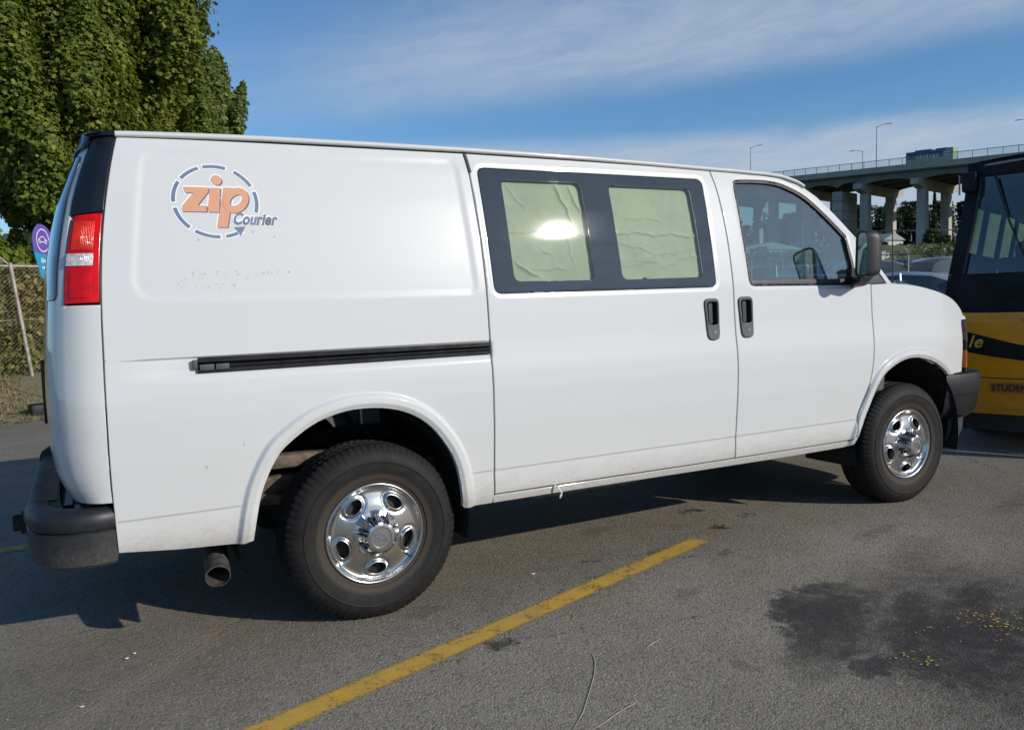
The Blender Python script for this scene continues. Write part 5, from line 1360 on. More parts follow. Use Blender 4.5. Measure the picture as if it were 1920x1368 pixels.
S0, S1 = -330, Ld+60
def bar(name, s0, s1, a0, a1, z0, z1, m, parent=br, n=1):
    b = MB()
    for k in range(n):
        p, q = s0+(s1-s0)*k/n, s0+(s1-s0)*(k+1)/n
        V = [BP(p,a0,z0),BP(q,a0,z0),BP(q,a1,z0),BP(p,a1,z0),BP(p,a0,z1),BP(q,a0,z1),BP(q,a1,z1),BP(p,a1,z1)]
        b.add(V, [(3,2,1,0),(4,5,6,7),(0,1,5,4),(1,2,6,5),(2,3,7,6),(3,0,4,7)])
    return b.build(name, m, parent)
DW = 19.
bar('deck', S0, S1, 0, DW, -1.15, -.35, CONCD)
bar('deck_edge', S0, S1, -.25, .10, -.95, .12, CONC)
bar('deck_edge', S0, S1, DW, DW+.3, -.95, .12, CONC)
# where each pier stands: fractions measured along the deck
def s_at(px):      # distance along the deck seen at a given bearing
    r = _f+_r*(px-960)/FPX; d = r[:2]/np.hypot(*r[:2]); Mx = np.array([[dxy[0], -d[0]], [dxy[1], -d[1]]]); so_ = np.linalg.solve(Mx, np.array([CX, CY])-A_[:2]); return float(so_[0])
piers = [s_at(p) for p in (1440, 1505, 1566, 1611, 1717, 1829, 1947)]
b = MB()
for ga in (.9, 6.2, 12., 17.4):        # haunched girders, deeper over every pier
    sp_ = sorted(piers+[S0-20, S1+20]); P = []
    for i in range(len(sp_)-1):
        a0, a1 = sp_[i], sp_[i+1]
        for k in range(9):
            q = k/9; dep = 1.15+.85*(abs(2*q-1)**2.2); P.append((a0+(a1-a0)*q, dep))
    P.append((sp_[-1], 3.2))
    for (sa_, da), (sb, db) in zip(P[:-1], P[1:]):
        V = [BP(sa_,ga,-1.1-da),BP(sb,ga,-1.1-db),BP(sb,ga+.6,-1.1-db),BP(sa_,ga+.6,-1.1-da),BP(sa_,ga,-1.14),BP(sb,ga,-1.14),BP(sb,ga+.6,-1.14),BP(sa_,ga+.6,-1.14)]
        b.add(V, [(3,2,1,0),(0,1,5,4),(2,3,7,6),(3,0,4,7),(1,2,6,5)])
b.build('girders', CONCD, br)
rl = bar('top_rail', S0, S1, -.12, -.04, 1.32, 1.42, LAMPM)
b = MB(); s = S0
while s < S1:
    b.add([BP(s,-.10,.12),BP(s+.10,-.10,.12),BP(s+.10,-.06,.12),BP(s,-.06,.12),BP(s,-.10,1.33),BP(s+.10,-.10,1.33),BP(s+.10,-.06,1.33),BP(s,-.06,1.33)], [(0,1,5,4),(2,3,7,6),(1,2,6,5),(3,0,4,7)]); s += 2.45
o = b.build('rail_post', LAMPM, br); o['kind'] = 'stuff'
b = MB(); s = S0+40
while s < S1:
    b.add([BP(s,-.09,.12),BP(s+.032,-.09,.12),BP(s+.032,-.09,1.33),BP(s,-.09,1.33)], [(0,1,2,3)]); s += .13
o = b.build('rail_picket', mat('rail_pale', (.42, .46, .50), rough=.6), br); o['kind'] = 'stuff'
SUNC = CONC
_gap = piers[4]-piers[3]; piers_all = list(piers)+[piers[0]-_gap*k for k in range(1, 12) if piers[0]-_gap*k > S0+5]
for i, s in enumerate(piers_all):
    big = i == 2
    h = A_[2]+slope*s; pb = MB(); cw = 2.9 if not big else 4.2
    zc = -2.75
    if not big:
        # cap beam with cantilevered, chamfered ends
        capP = [(-1.2,zc),(-1.2,zc-1.1),(1.4,zc-1.7),(DW-1.4,zc-1.7),(DW+1.2,zc-1.1),(DW+1.2,zc)]
        pb.prism(capP, s-.75, s+.75, lambda p, q: BP(q, p[0], p[1]-slope*(q-s))); cap = pb.build('pier_cap', CONC, br)
        for a0 in (2.0, DW-4.6):
            b = MB(); top = zc-1.65; k = 1.0
            V = []
            for z, e in ((-h-1, .15), (top, 0)):
                V += [BP(s-.80-e, a0-e, z), BP(s+.80+e, a0-e, z), BP(s+.80+e, a0+1.8+e, z), BP(s-.80-e, a0+1.8+e, z)]
            b.add(V, [(0,1,5,4),(1,2,6,5),(2,3,7,6),(3,0,4,7),(4,5,6,7)]); b.build('pier_column', CONC, br, bevel=.12)
    else:
        for a0, w_ in ((1.0, 7.),):
            zt_ = -1.2-2.6; nb = 11; hh = (h+zt_)/nb     # coursed abutment tower: blocks with recessed joints
            for k in range(nb):
                b = MB(); z0 = -h+hh*k; V = []
                for z in (z0+.06, z0+hh-.06): V += [BP(s-1.05, a0, z), BP(s+1.05, a0, z), BP(s+1.05, a0+w_, z), BP(s-1.05, a0+w_, z)]
                b.add(V, [(0,1,5,4),(1,2,6,5),(2,3,7,6),(3,0,4,7),(4,5,6,7),(3,2,1,0)]); b.build('pier_block', CONC, br, bevel=.05)
            b = MB(); V = []
            for z in (-h-1, zt_-.02): V += [BP(s-.97, a0+.08, z), BP(s+.97, a0+.08, z), BP(s+.97, a0+w_-.08, z), BP(s-.97, a0+w_-.08, z)]
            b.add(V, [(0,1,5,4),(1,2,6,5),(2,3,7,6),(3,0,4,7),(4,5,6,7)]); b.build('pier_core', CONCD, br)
def lamp(px, across, side, label, hgt=9.0, arm=2.3):
    s = s_at(px); 
    if across > 5:
        P0 = BP(0, across, 0); r = _f+_r*(px-960)/FPX; d = r[:2]/np.hypot(*r[:2]); Mx = np.array([[dxy[0], -d[0]], [dxy[1], -d[1]]]); s = float(np.linalg.solve(Mx, np.array([CX, CY])-np.array(P0[:2]))[0])
    root = thing('street_lamp', BP(s, across, .1), label, 'street lamp', 'street lamps along the bridge deck')
    b = MB(); b.tube([BP(s,across,.1), BP(s,across,hgt)], [.095,.06], 6); b.build('lamp_pole', LAMPM, root)
    b = MB(); b.tube([BP(s,across,hgt-.25), BP(s+side*arm*.45,across,hgt+.12), BP(s+side*arm,across,hgt+.2)], [.05,.045,.04], 6); b.build('lamp_arm', LAMPM, root)
    b = MB(); b.tube([BP(s+side*arm*.85,across,hgt+.2), BP(s+side*(arm+.7),across,hgt+.15)], [.09,.07], 6, sx=1.3); b.build('lamp_head', mat('lamp_head', (.32, .33, .34), rough=.5), root)
lamp(1641, .4, 1, 'tallest bridge lamp with its arm pointing right, left of the bus', 8.1)
lamp(1617, DW-.4, -1, 'bridge lamp with its arm pointing left, left of the tallest lamp', 6.6)
lamp(1409, .4, 1, 'small distant bridge lamp just above the van roof', 7.4)
lamp(1924, DW-.4, -1, 'lamp at the right edge of the picture above the dark cab', 8.6, 1.8)
lamp(1330, DW-.4, -1, 'far lamp hidden behind the van roof', 4.0)

# transit bus on the deck -------------------------------------------------------------------------
s0 = s_at(1683); s1 = s_at(1771); Lb = s1-s0
bus = thing('transit_bus', BP((s0+s1)/2, 3.4, -.3), 'blue and green city bus crossing the bridge deck', 'bus')
def bx(name, a, b_, y0, y1, z0, z1, m, par, bevel=.0):
    q = MB(); V = [BP(s0+a,y0,z0),BP(s0+b_,y0,z0),BP(s0+b_,y1,z0),BP(s0+a,y1,z0),BP(s0+a,y0,z1),BP(s0+b_,y0,z1),BP(s0+b_,y1,z1),BP(s0+a,y1,z1)]
    q.add(V, [(3,2,1,0),(4,5,6,7),(0,1,5,4),(1,2,6,5),(2,3,7,6),(3,0,4,7)]); return q.build(name, m, par, bevel=bevel or None)
BUSB = mat('bus_blue', (.06, .10, .24), rough=.4); BUSG = mat('bus_green', (.24, .38, .22), rough=.45); BUSW = mat('bus_window', (.34, .44, .40), rough=.15); BUSL = mat('bus_pale', (.5, .62, .46), rough=.5)
bx('body', 0, Lb, 3.4, 5.9, .15, 1.35, BUSG, bus, .08); bx('upper_body', 0, Lb, 3.42, 5.88, 1.352, 2.15, mat('bus_dark', (.06,.08,.12), rough=.4), bus, .06)
bx('roof', .05, Lb-.1, 3.4, 5.9, 2.152, 2.75, BUSB, bus, .12)
bx('roof_pod', 1.6, 4.6, 3.7, 5.6, 2.75, 3.02, BUSB, bus, .08); bx('roof_pod', 5.4, 7.6, 3.7, 5.6, 2.75, 2.98, BUSB, bus, .08); bx('front_cap', Lb-1.4, Lb+.06, 3.36, 5.94, 1.0, 2.9, BUSG, bus, .2)
kw = (Lb-4.4)/7
for k in range(7): bx('window', 2.0+k*kw, 1.8+(k+1)*kw, 3.36, 3.42, 1.25, 2.02, BUSL if k % 2 else BUSW, bus)
bx('window', Lb-1.7, Lb-.5, 3.32, 3.37, 1.35, 2.3, BUSW, bus)
for a in (2.2, Lb-2.8):
    q = MB(); c = BP(s0+a, 3.6, .15); q.lathe([(.0,-.15),(.45,-.15),(.48,.0),(.45,.15),(.0,.15)], (0,0,0), 'y', 20); q.v = [(c[0]+x*dxy[0]+y*pn[0], c[1]+x*dxy[1]+y*pn[1], c[2]+z) for x, y, z in q.v]; q.build('wheel', RUBBER, bus)

# ================================================================== FAR TREES, BANK
def ftree(px, top, d, w_, m, label, conifer=False, n=900, group='trees beyond the bridge'):
    p = far(px, 545, d); H = (545-top)/FPX*d+1.0; gz = 0
    root = thing('pine_tree' if conifer else 'broadleaf_tree', (p[0], p[1], gz), label, 'tree', group)
    W2 = w_/FPX*d/2
    if conifer:
        u = rng.uniform(0, 1, n)**.9; th = rng.uniform(0, 2*math.pi, n); rad = W2*(1-u)**.9*(.55+.45*np.abs(np.sin(u*26)))*rng.uniform(.4, 1, n)
        C = np.stack([p[0]+rad*np.cos(th), p[1]+rad*np.sin(th), 1+(H-1)*u], 1)
    else:
        k = 9; cs = rng.uniform(-1, 1, (k, 3))*np.array([.62, .62, .36])+np.array([0, 0, .62]); cs[0] = (0, 0, .84)
        j = rng.integers(0, k, n); v = rng.normal(size=(n, 3)); v /= np.linalg.norm(v, axis=1)[:, None]
        v *= rng.uniform(.6, 1.05, n)[:, None]; C = cs[j]+v*np.array([.42, .42, .20]); C[:, 2] = np.where(C[:, 2] > 1, 2-C[:, 2], np.maximum(C[:, 2], .03))
        C = C*np.array([W2, W2, H])+np.array([p[0], p[1], gz])
    N = (C-np.array([p[0], p[1], H*.4]))/np.array([W2, W2, H])+rng.normal(0, .35, (n, 3)); N[:, 2] += .3
    sz = max(.35, math.sqrt(W2*H/n)*3.3)
    leaf_cloud('crown', C, N, sz, m, root, 'frond')
    b = MB(); b.tube([(p[0], p[1], -1), (p[0], p[1], H*.75)], [W2*.08+.12, .05], 6); b.build('trunk', BARK, root)
rt = random.Random(4)
names = ['dark rounded tree', 'dense dark tree', 'dull green tree', 'blue green tree']
FT = [(1345,425,330,46),(1375,405,320,50),(1402,418,300,40),(1430,398,310,56),(1462,410,300,44),(1490,402,330,48),(1515,412,320,40),(1540,398,300,44),(1560,404,330,40),(1588,398,310,34),(1604,394,300,24),(1618,400,300,30),(1636,397,290,38),(1650,402,310,34),
      (1672,395,300,34),(1684,405,290,30),(1696,404,310,34),(1708,396,300,30),(1738,404,300,30),(1765,398,290,28),(1780,400,310,34),(1810,402,300,40),(1850,398,290,44),(1890,396,300,48),(1925,400,290,46)]
where = ['through the cab glass', 'above the van hood line', 'between two bridge columns', 'behind the bridge columns', 'behind the dark bus cab']
for i, (px, top, d, w_) in enumerate(FT):
    zone = 0 if px < 1500 else 1 if px < 1600 else 2 if px < 1712 else 3 if px < 1790 else 4
    same = [q for q in FT if (0 if q[0] < 1500 else 1 if q[0] < 1600 else 2 if q[0] < 1712 else 3 if q[0] < 1790 else 4) == zone]; k = same.index((px, top, d, w_))
    ordn = ['first','second','third','fourth','fifth','sixth','seventh','eighth','ninth','tenth'][k]
    ftree(px, top, d, w_*1.25, DARKT, f'{names[i % 4]}, {ordn} from the left of the far row {where[zone]}', n=2200)
ftree(1751, 381, 285, 30, DARKT, 'tall pointed conifer framed between two bridge columns', True, 2400)
ftree(1665, 388, 320, 20, DARKT, 'slim conifer tip left of the sunlit bridge column', True, 1200)
for i, (px, top, d, w_, lb) in enumerate(((1745,440,120,50,'yellow green bush in front of the tall conifer'),(1775,452,115,36,'small light green bush beside the dark bus cab'),(1690,462,118,30,'low olive bush left of the sunlit column'),(1430,455,125,60,'olive bush seen low through the cab window'),(1520,455,125,60,'olive bush hidden by the wing mirror'),(1660,458,122,24,'low bush right of the wing mirror'))):
    ftree(px, top, d, w_, LITET, lb, n=2000, group='bushes on the bank')
# grassy bank rising behind the far parking
P = []
c0 = np.array([CX, CY])
for i, d in enumerate(np.linspace(62, 112, 12)):
    row = []
    for px in np.linspace(250, 2900, 80):
        p = far(px, 545, d); q = i/11; row.append((p[0], p[1], .9+5.6*float(sm(0, 1, q))*(1+.1*math.sin(px*.02))-(.6 if i == 0 else 0)))
    P.append(row)
o = grid_mesh('grassy_bank', P, mat('bank_grass', (.085, .105, .030), rough=.95, vscale=.25, col2=(.135, .13, .045), bump=.8, bscale=3, bdist=.15), auto=180, flip=True); o['kind'] = 'structure'
if o.data.polygons[0].normal.z < 0: o.data.flip_normals()
n = 5000; pp_ = rng.uniform(1350, 1950, n); q = rng.uniform(0, 1, n); dd = 62+50*q
C = np.array([far(a, 545, d_) for a, d_ in zip(pp_, dd)]); C[:, 2] = .9+5.6*sm(0, 1, q)+.15
o = leaf_cloud('bank_scrub', C, np.stack([0*q, 0*q-.6, 1+0*q], 1)+rng.normal(0, .5, (n, 3)), .55, LITET, None, 'frond'); o['kind'] = 'stuff'
# the wood carries on as one far mass behind the van and past the right edge
n = 16000; pw = np.concatenate([rng.uniform(-900, 1340, n*2//3), rng.uniform(1930, 3400, n//3+2)])[:n]; dw = rng.uniform(300, 345, n)
cw_ = np.array([far(a, 545, d_) for a, d_ in zip(pw, dw)]); top_ = 24+5*np.sin(pw*.031)+4*np.sin(pw*.083+1)+3*np.sin(pw*.21)
cw_[:, 2] = rng.uniform(0, 1, n)**.8*top_*(1-.1*rng.random(n))
o = leaf_cloud('far_wood', cw_, np.stack([0*pw, 0*pw-.8, .5+0*pw], 1)+rng.normal(0, .6, (n, 3)), 4.2, DARKT, None, 'frond'); o['kind'] = 'stuff'
# guard rail on the bank road
gr_ = thing('guard_rail', tuple(far(1700, 432, 190)[:2])+(4.,), 'pale road guard rail crossing behind the bridge columns', 'guard rail')
b = MB(); p0, p1 = far(1560, 434, 200), far(1860, 430, 176); b.tube([p0, p1], .15, 4); b.build('rail_beam', mat('rail_white', (.55, .56, .56), rough=.6), gr_)
for k in range(12):
    p = p0+(p1-p0)*k/11; b = MB(); b.tube([(p[0], p[1], p[2]-2.2), (p[0], p[1], p[2])], .15, 4); b.build('rail_post', CONCD, gr_)
# low sheds beyond, only slivers show
for px, py, w_, h_, d, lb, col in ((1655,452,5.,2.2,150,'pale shed roof just right of the wing mirror',(.5,.5,.48)),(1430,470,16.,3.4,140,'long pale building seen through the cab glass',(.45,.5,.46))):
    p = far(px, py, d); sh_ = thing('shed', (p[0], p[1], 0), lb, 'shed')
    b = MB(); b.box((p[0]-w_/2, p[1]-2, -1), (p[0]+w_/2, p[1]+2, p[2])); b.build('wall', mat('shed_wall%d' % px, col, rough=.8), sh_)
    b = MB(); b.prism([(-w_/2-.3, 0), (w_/2+.3, 0), (0, 1.2)], p[1]-2.3, p[1]+2.3, lambda q, y: (p[0]+q[0], y, p[2]+.003+q[1])); b.build('roof', mat('shed_roof', (.30,.31,.32), rough=.7), sh_)

# ================================================================== PARKING LOT CARS
CGLASS = mat('car_window', (.03, .05, .055), rough=.05, spec=.8, coat=.6)
def sedan(loc, yaw, paint, label, name='parked_car', hatch=False, group='cars in the far parking rows'):
    root = thing(name, loc, label, 'car', group); cy_, sy_ = math.cos(yaw), math.sin(yaw)
    T = lambda x, y, z: (loc[0]+x*cy_-y*sy_, loc[1]+x*sy_+y*cy_, loc[2]+z)
    def loft(nm, st, m, cols, par=root, flip=False):
        P = []
        for (x, prof) in st: P.append([T(x, y, z) for y, z in prof])
        P = np.array(P); a, c_ = P.shape[:2]; F = [(i*c_+j, (i+1)*c_+j, (i+1)*c_+j+1, i*c_+j+1) for i in range(a-1) for j in range(c_-1)]
        F += [tuple(range(c_)), tuple((a-1)*c_+j for j in range(c_-1, -1, -1))]
        o = mk(nm, P.reshape(-1, 3), F, m, par); bm = bmesh.new(); bm.from_mesh(o.data); bmesh.ops.recalc_face_normals(bm, faces=bm.faces); bm.to_mesh(o.data); bm.free()
        o.data.polygons.foreach_set('use_smooth', [True]*len(o.data.polygons)); o.data.set_sharp_from_angle(angle=math.radians(38)); return o
    belt = [(-2.25,.62),(-2.18,.80),(-1.9,.93),(-1.4,.95),(0,.93),(.9,.93),(1.5,.84),(2.0,.74),(2.25,.62),(2.32,.48)]
    st = []
    for x, zb in belt:
        wd = .90-.16*abs(x/2.3)**4; st.append((x, [(-wd*.96,.28),(-wd,.45),(-wd,zb-.16),(-wd*.93,zb-.02),(-wd*.6,zb+.02),(0,zb+.03),(wd*.6,zb+.02),(wd*.93,zb-.02),(wd,zb-.16),(wd,.45),(wd*.96,.28)]))
    body = loft('body', st, paint, 0)
    end = -2.0 if hatch else -1.75
    gh = [(end,.94,.94),(end+.45,.96,1.28),(end+.8,.95,1.40),(-.2,.94,1.45),(.35,.94,1.41),(.75,.93,1.26),(1.35,.90,.93)]
    st = []
    for x, zb, zt_ in gh:
        wt = .60+.08*(1-(zt_-.9)/.55); st.append((x, [(-.80,zb-.03),(-wt,max(zb,zt_-.05)),(-wt*.8,zt_),(0,zt_+.02),(wt*.8,zt_),(wt,max(zb,zt_-.05)),(.80,zb-.03)]))
    loft('windows', st, CGLASS, 0)
    # roof skin, pillars
    st = []
    for x, zb, zt_ in gh[1:6]:
        wt = .60+.08*(1-(zt_-.9)/.55)+.012; st.append((x, [(-wt,zt_-.06),(-wt*.82,zt_+.012),(0,zt_+.034),(wt*.82,zt_+.012),(wt,zt_-.06)]))
    rf = loft('roof', st, paint, 0)
    for sg in (-1, 1):
        for (xa, za, xb, zb2) in ((.75,1.25,1.36,.90),(-.25,1.42,-.22,.92),(end+.45,1.27,end-.02,.92)):
            b = MB(); b.tube([T(xa, sg*.655, za), T(xb, sg*.83, zb2)], .032, 6); b.build('pillar', paint, root)
        b = MB(); b.tube([T(1.0, sg*.93, .95), T(1.03, sg*1.02, .98)], [.05,.085], 8); b.build('wing_mirror', paint, root)
        b = MB(); b.box((2.1, sg*.72-.12, .58), (2.27, sg*.72+.12, .70)); b.v = [T(*p) for p in b.v]; b.build('headlight', CLR, root, bevel=.02)
        b = MB(); b.box((-2.27, sg*.70-.12, .66), (-2.12, sg*.70+.12, .80)); b.v = [T(*p) for p in b.v]; b.build('taillight', RED, root, bevel=.02)
        for xw in (-1.35, 1.38):
            b = MB(); b.lathe([(.0,-.10),(.20,-.10),(.30,-.11),(.32,-.06),(.32,.06),(.30,.11),(.20,.10),(.0,.10)], (0,0,0), 'y', 20)
            b.v = [T(xw+x, sg*.80+y, .32+z) for x, y, z in b.v]; w_ = b.build('wheel', RUBBER, root, auto=40)
            b = MB(); b.lathe([(.0,-.118),(.20,-.112),(.215,-.10)] if sg < 0 else [(.0,.118),(.20,.112),(.215,.10)], (0,0,0), 'y', 16)
            b.v = [T(xw+x, sg*.80+y, .32+z) for x, y, z in b.v]; b.build('hubcap', STEEL, w_, auto=40)
    return root
def cpaint(n, c): return mat(n, c, rough=.3, metal=.2, coat=1., var=.03)
g = lambda px, d, z=None: (lambda p: (p[0], p[1], float(terrain_h(p[0], p[1])) if z is None else z))(far(px, 545, d))
bank = cpaint('paint_silver_blue', (.24, .29, .36)); nav = cpaint('paint_navy', (.02, .03, .06)); blk = cpaint('paint_black', (.014, .016, .02)); gry = cpaint('paint_grey', (.14, .15, .17)); slv = cpaint('paint_silver', (.42, .43, .45))
vang = math.atan2(_f[1], _f[0])
sedan(g(1712, 20.5), vang-math.radians(118), bank, 'silver blue car whose roof shows just above the white hood')
for px, d, yw, pt, lb, ht in ((1672,31,70,nav,'navy car with a tilted rear window, right of the wing mirror',True),(1722,32,95,blk,'black car between the fence post and the sunlit column',True),(1765,31,-62,nav,'dark blue car with a big windscreen next to the dark bus cab',False),
                             (1608,30,85,gry,'grey car hidden behind the wing mirror',False),(1550,31,95,nav,'dark car seen low through the cab glass',False),(1490,32,88,slv,'pale car seen low through the cab window centre',False),(1430,31,92,gry,'grey car seen low through the left of the cab window',False),
                             (1790,42,90,nav,'dark car in the back row by the bus cab',False),(1745,44,88,nav,'blue car roof in the back row under the columns',False),(1690,44,92,blk,'black car roof in the back row under the left column',True),(1640,45,85,gry,'grey car in the back row behind the mirror',False),(1840,33,90,slv,'silver car behind the dark bus cab',False)):
    sedan(g(px, d), vang+math.radians(yw), pt, lb, hatch=ht)
# parking sign and ticket machine
sp2 = far(1663, 479, 40); sg_ = thing('parking_sign', (sp2[0], sp2[1], .95), 'small white P parking sign beyond the dark cars', 'sign')
rv = _r[:2]/np.hypot(*_r[:2]); fv2 = np.array([-rv[1], rv[0]])
def card(c, w_, h_, th, m, par, name):
    b = MB(); V = []
    for o_y in (-th/2, th/2):
        for sx, sz in ((-1,-1),(1,-1),(1,1),(-1,1)): V.append((c[0]+rv[0]*sx*w_/2+fv2[0]*o_y, c[1]+rv[1]*sx*w_/2+fv2[1]*o_y, c[2]+sz*h_/2))
    b.add(V, [(0,1,2,3),(7,6,5,4),(0,4,5,1),(1,5,6,2),(2,6,7,3),(3,7,4,0)]); return b.build(name, m, par)
card(sp2, .19, .22, .02, mat('sign_white', (.8,.8,.8), rough=.5), sg_, 'sign_plate')
V, F = text_mesh('P', 1., 0, .03); P2, _ = fit(V, -.045, .045, -.075, .075)
mk('sign_letter', [(sp2[0]+rv[0]*x-fv2[0]*.013, sp2[1]+rv[1]*x-fv2[1]*.013, sp2[2]+z) for x, z in P2], F, mat('sign_black', (.02,.02,.03), rough=.5), sg_)
b = MB(); b.tube([(sp2[0]+fv2[0]*.04, sp2[1]+fv2[1]*.04, .8), (sp2[0]+fv2[0]*.04, sp2[1]+fv2[1]*.04, sp2[2]+.1)], .025, 6); b.build('sign_post', GALV, sg_)
sp3 = far(1654, 480, 40.5); tm = thing('ticket_machine', (sp3[0], sp3[1], .95), 'white pay machine left of the P sign', 'machine')
card(sp3, .18, .34, .16, mat('machine_white', (.7,.72,.72), rough=.5), tm, 'cabinet'); card((sp3[0]+0, sp3[1], sp3[2]+.19), .24, .05, .22, mat('machine_cap', (.75,.76,.76), rough=.5), tm, 'cap')
b = MB(); b.tube([(sp3[0], sp3[1], .8), (sp3[0], sp3[1], sp3[2]-.15)], .05, 6); b.build('stand', GALV, tm)
# barbed fence with Y-posts between the two lots
f2 = thing('barbed_fence', tuple(far(1703, 540, 27)[:2])+(.9,), 'wire fence with a Y-shaped barbed-wire post above the parked cars', 'fence')
Pa, Pb = far(1400, 482, 27.5), far(2050, 470, 25.0)
for pxp in (1405, 1480, 1560, 1703, 1860, 1990):
    p = Pa+(Pb-Pa)*((pxp-1400)/650*.97+.01)
    if pxp == 1703: p = far(1703, 475, 26.3)
    b = MB(); b.tube([(p[0], p[1], .7), (p[0], p[1], p[2])], .026, 7); po = b.build('fence_post', GALV, f2)
    b = MB(); 
    for sg in (-1, 1): b.tube([(p[0], p[1], p[2]), (p[0]+rv[0]*.11*sg, p[1]+rv[1]*.11*sg, p[2]+.17)], .012, 5)
    b.build('barb_arm', GALV, po)
b = MB(); b.tube([Pa+(Pb-Pa)*q for q in np.linspace(0, 1, 10)], .016, 5); b.build('top_rail', mat('rail_dark', (.10,.10,.09), rough=.7), f2)
b = MB(); 
for dz in (.17, .34): b.tube([Pa+(Pb-Pa)*q+np.array([0,0,dz*.5]) for q in np.linspace(0, 1, 10)], .004, 3)
zlo = .9; L_ = np.hypot(*(Pb-Pa)[:2]); u = 0
while u < L_:
    for sgn in (1, -1):
        h_ = Pa[2]-zlo; a = u/L_; c_ = (u+sgn*h_)/L_
        if 0 <= c_ <= 1: b.tube([(Pa+(Pb-Pa)*a)*np.array([1,1,0])+np.array([0,0,zlo]), (Pa+(Pb-Pa)*c_)], .0025, 3, cap=False)
    u += .085
o = b.build('chain_link_mesh', WIRE, f2)

# ================================================================== YELLOW SCHOOL BUS / TRAINING BUS
bw = thing('yellow_bus', (6.9, .2, 0), 'yellow training bus with a black windscreen surround parked ahead of the van', 'bus')
# front plane: passes Q0, runs along ev (left to right as seen), faces the van
E0 = np.array([5.215, 1.065]); ev = np.array([.410, -.912]); ev /= np.linalg.norm(ev); en = np.array([-ev[1]*-1, 0])  # placeholder
en = np.array([-ev[1], ev[0]]); 
if en@np.array([1., 0]) < 0: en = -en      # inward (into the bus)
def Q(u, v, z): return (E0[0]+ev[0]*u+en[0]*v, E0[1]+ev[1]*u+en[1]*v, z)
Wb = 2.30
YB = mat('bus_yellow', (.95, .355, .004), rough=.36, coat=.35, var=.06, dirt=((.12,.09,.05), .25, .5, .4)); BB = mat('bus_black', (.010, .0105, .011), rough=.55, var=.25, spec=.25); BT = mat('bus_trim', (.02, .021, .024), rough=.5)
def face_v(u, z):   # plan crown and windscreen rake of the front
    q = abs(2*u/Wb-1); v = .10*q**3+.28*max(0, q-.90)**1.4*10*.10
    v += .16*float(sm(1.25, 2.35, z))+.05*float(sm(1.08, 1.22, z))-.015*math.sin(min(1, max(0, (z-.3)/.85))*math.pi); return v
def fgrid(name, u0, u1, z0, z1, m, par, off=0., nu=24, nz=24, shape=None, auto=60):
    P = []
    for u in np.linspace(u0, u1, nu):
        row = []
        for z in np.linspace(z0, z1, nz):
            uu, zz = (shape(u, z) if shape else (u, z)); row.append(Q(uu, face_v(uu, zz)+off, zz))
        P.append(row)
    o = grid_mesh(name, P, m, par, auto=auto); return o
lean = lambda u, z: (u+(.16*float(sm(.95, 2.35, z)))*(1-2*u/Wb), z)
def btop(u): return 1.215-.05*(u/Wb)**.9*0+.0
low = fgrid('lower_front', 0, Wb, .30, 1.115, YB, bw, 0, 40, 20, lean)
# upper front with the windscreen opening: frame pieces
fgrid('windscreen_header', 0, Wb, 2.225, 2.34, BB, bw, 0, 30, 6, lean)
fgrid('windscreen_sill', 0, Wb, 1.117, 1.43, BB, bw, 0, 30, 6, lean)
fgrid('corner_pillar', 0, .12, 1.432, 2.223, BB, bw, 0, 8, 10, lean); fgrid('corner_pillar', Wb-.15, Wb, 1.432, 2.223, BB, bw, 0, 8, 10, lean)
fgrid('windscreen', .12, Wb-.15, 1.432, 2.223, glass('bus_glass', (.60, .88, .74), k=3.2), bw, .02, 24, 12, lean)
b = MB(); b.tube([Q(lean(.12, z_)[0], face_v(lean(.12, z_)[0], z_)-.004, z_) for z_ in np.linspace(1.435, 2.22, 10)], .012, 6); b.build('screen_gasket', BT, bw)
LB = 6.5
def wallp(name, u, z0, z1, v0, v1, m, t_=.03):
    b = MB(); uu = (u, u+t_) if u < 1 else (u-t_, u); la, lb_ = [lean(q_, z0)[0] for q_ in uu], [lean(q_, z1)[0] for q_ in uu]
    V = [Q(la[0],v0,z0),Q(la[1],v0,z0),Q(la[1],v1,z0),Q(la[0],v1,z0),Q(lb_[0],v0,z1),Q(lb_[1],v0,z1),Q(lb_[1],v1,z1),Q(lb_[0],v1,z1)]
    b.add(V, [(3,2,1,0),(4,5,6,7),(0,1,5,4),(1,2,6,5),(2,3,7,6),(3,0,4,7)]); return b.build(name, m, bw)
vS = .30
for u in (0.0, Wb):
    wallp('side_panel', u, .30, 1.30, vS, LB, YB); wallp('side_header', u, 2.1, 2.34, vS, LB, BB)
    for v in (vS, 1.5, 2.7, 3.9, 5.1, 6.42): wallp('side_pillar', u, 1.303, 2.097, v, v+.09, BB)
    wallp('side_window', u, 1.303, 2.097, vS+.1, LB-.1, glass('bus_glass', (.42,.72,.58)), .006)
b = MB(); V = [Q(0,LB,.3),Q(Wb,LB,.3),Q(Wb,LB+.04,.3),Q(0,LB+.04,.3),Q(0,LB,1.25),Q(Wb,LB,1.25),Q(Wb,LB+.04,1.25),Q(0,LB+.04,1.25)]; b.add(V, [(3,2,1,0),(4,5,6,7),(0,1,5,4),(1,2,6,5),(2,3,7,6),(3,0,4,7)]); b.build('rear_panel', YB, bw)
P = []
for u in np.linspace(0, Wb, 20): P.append([Q(*((lean(u, 2.36)[0], face_v(u, 2.36)+(LB-.2)*q if q else face_v(u, 2.36)-.02)), 2.342+.04*(1-(2*u/Wb-1)**2)) for q in np.linspace(0, 1, 8)])
grid_mesh('roof', P, BB, bw, auto=50)
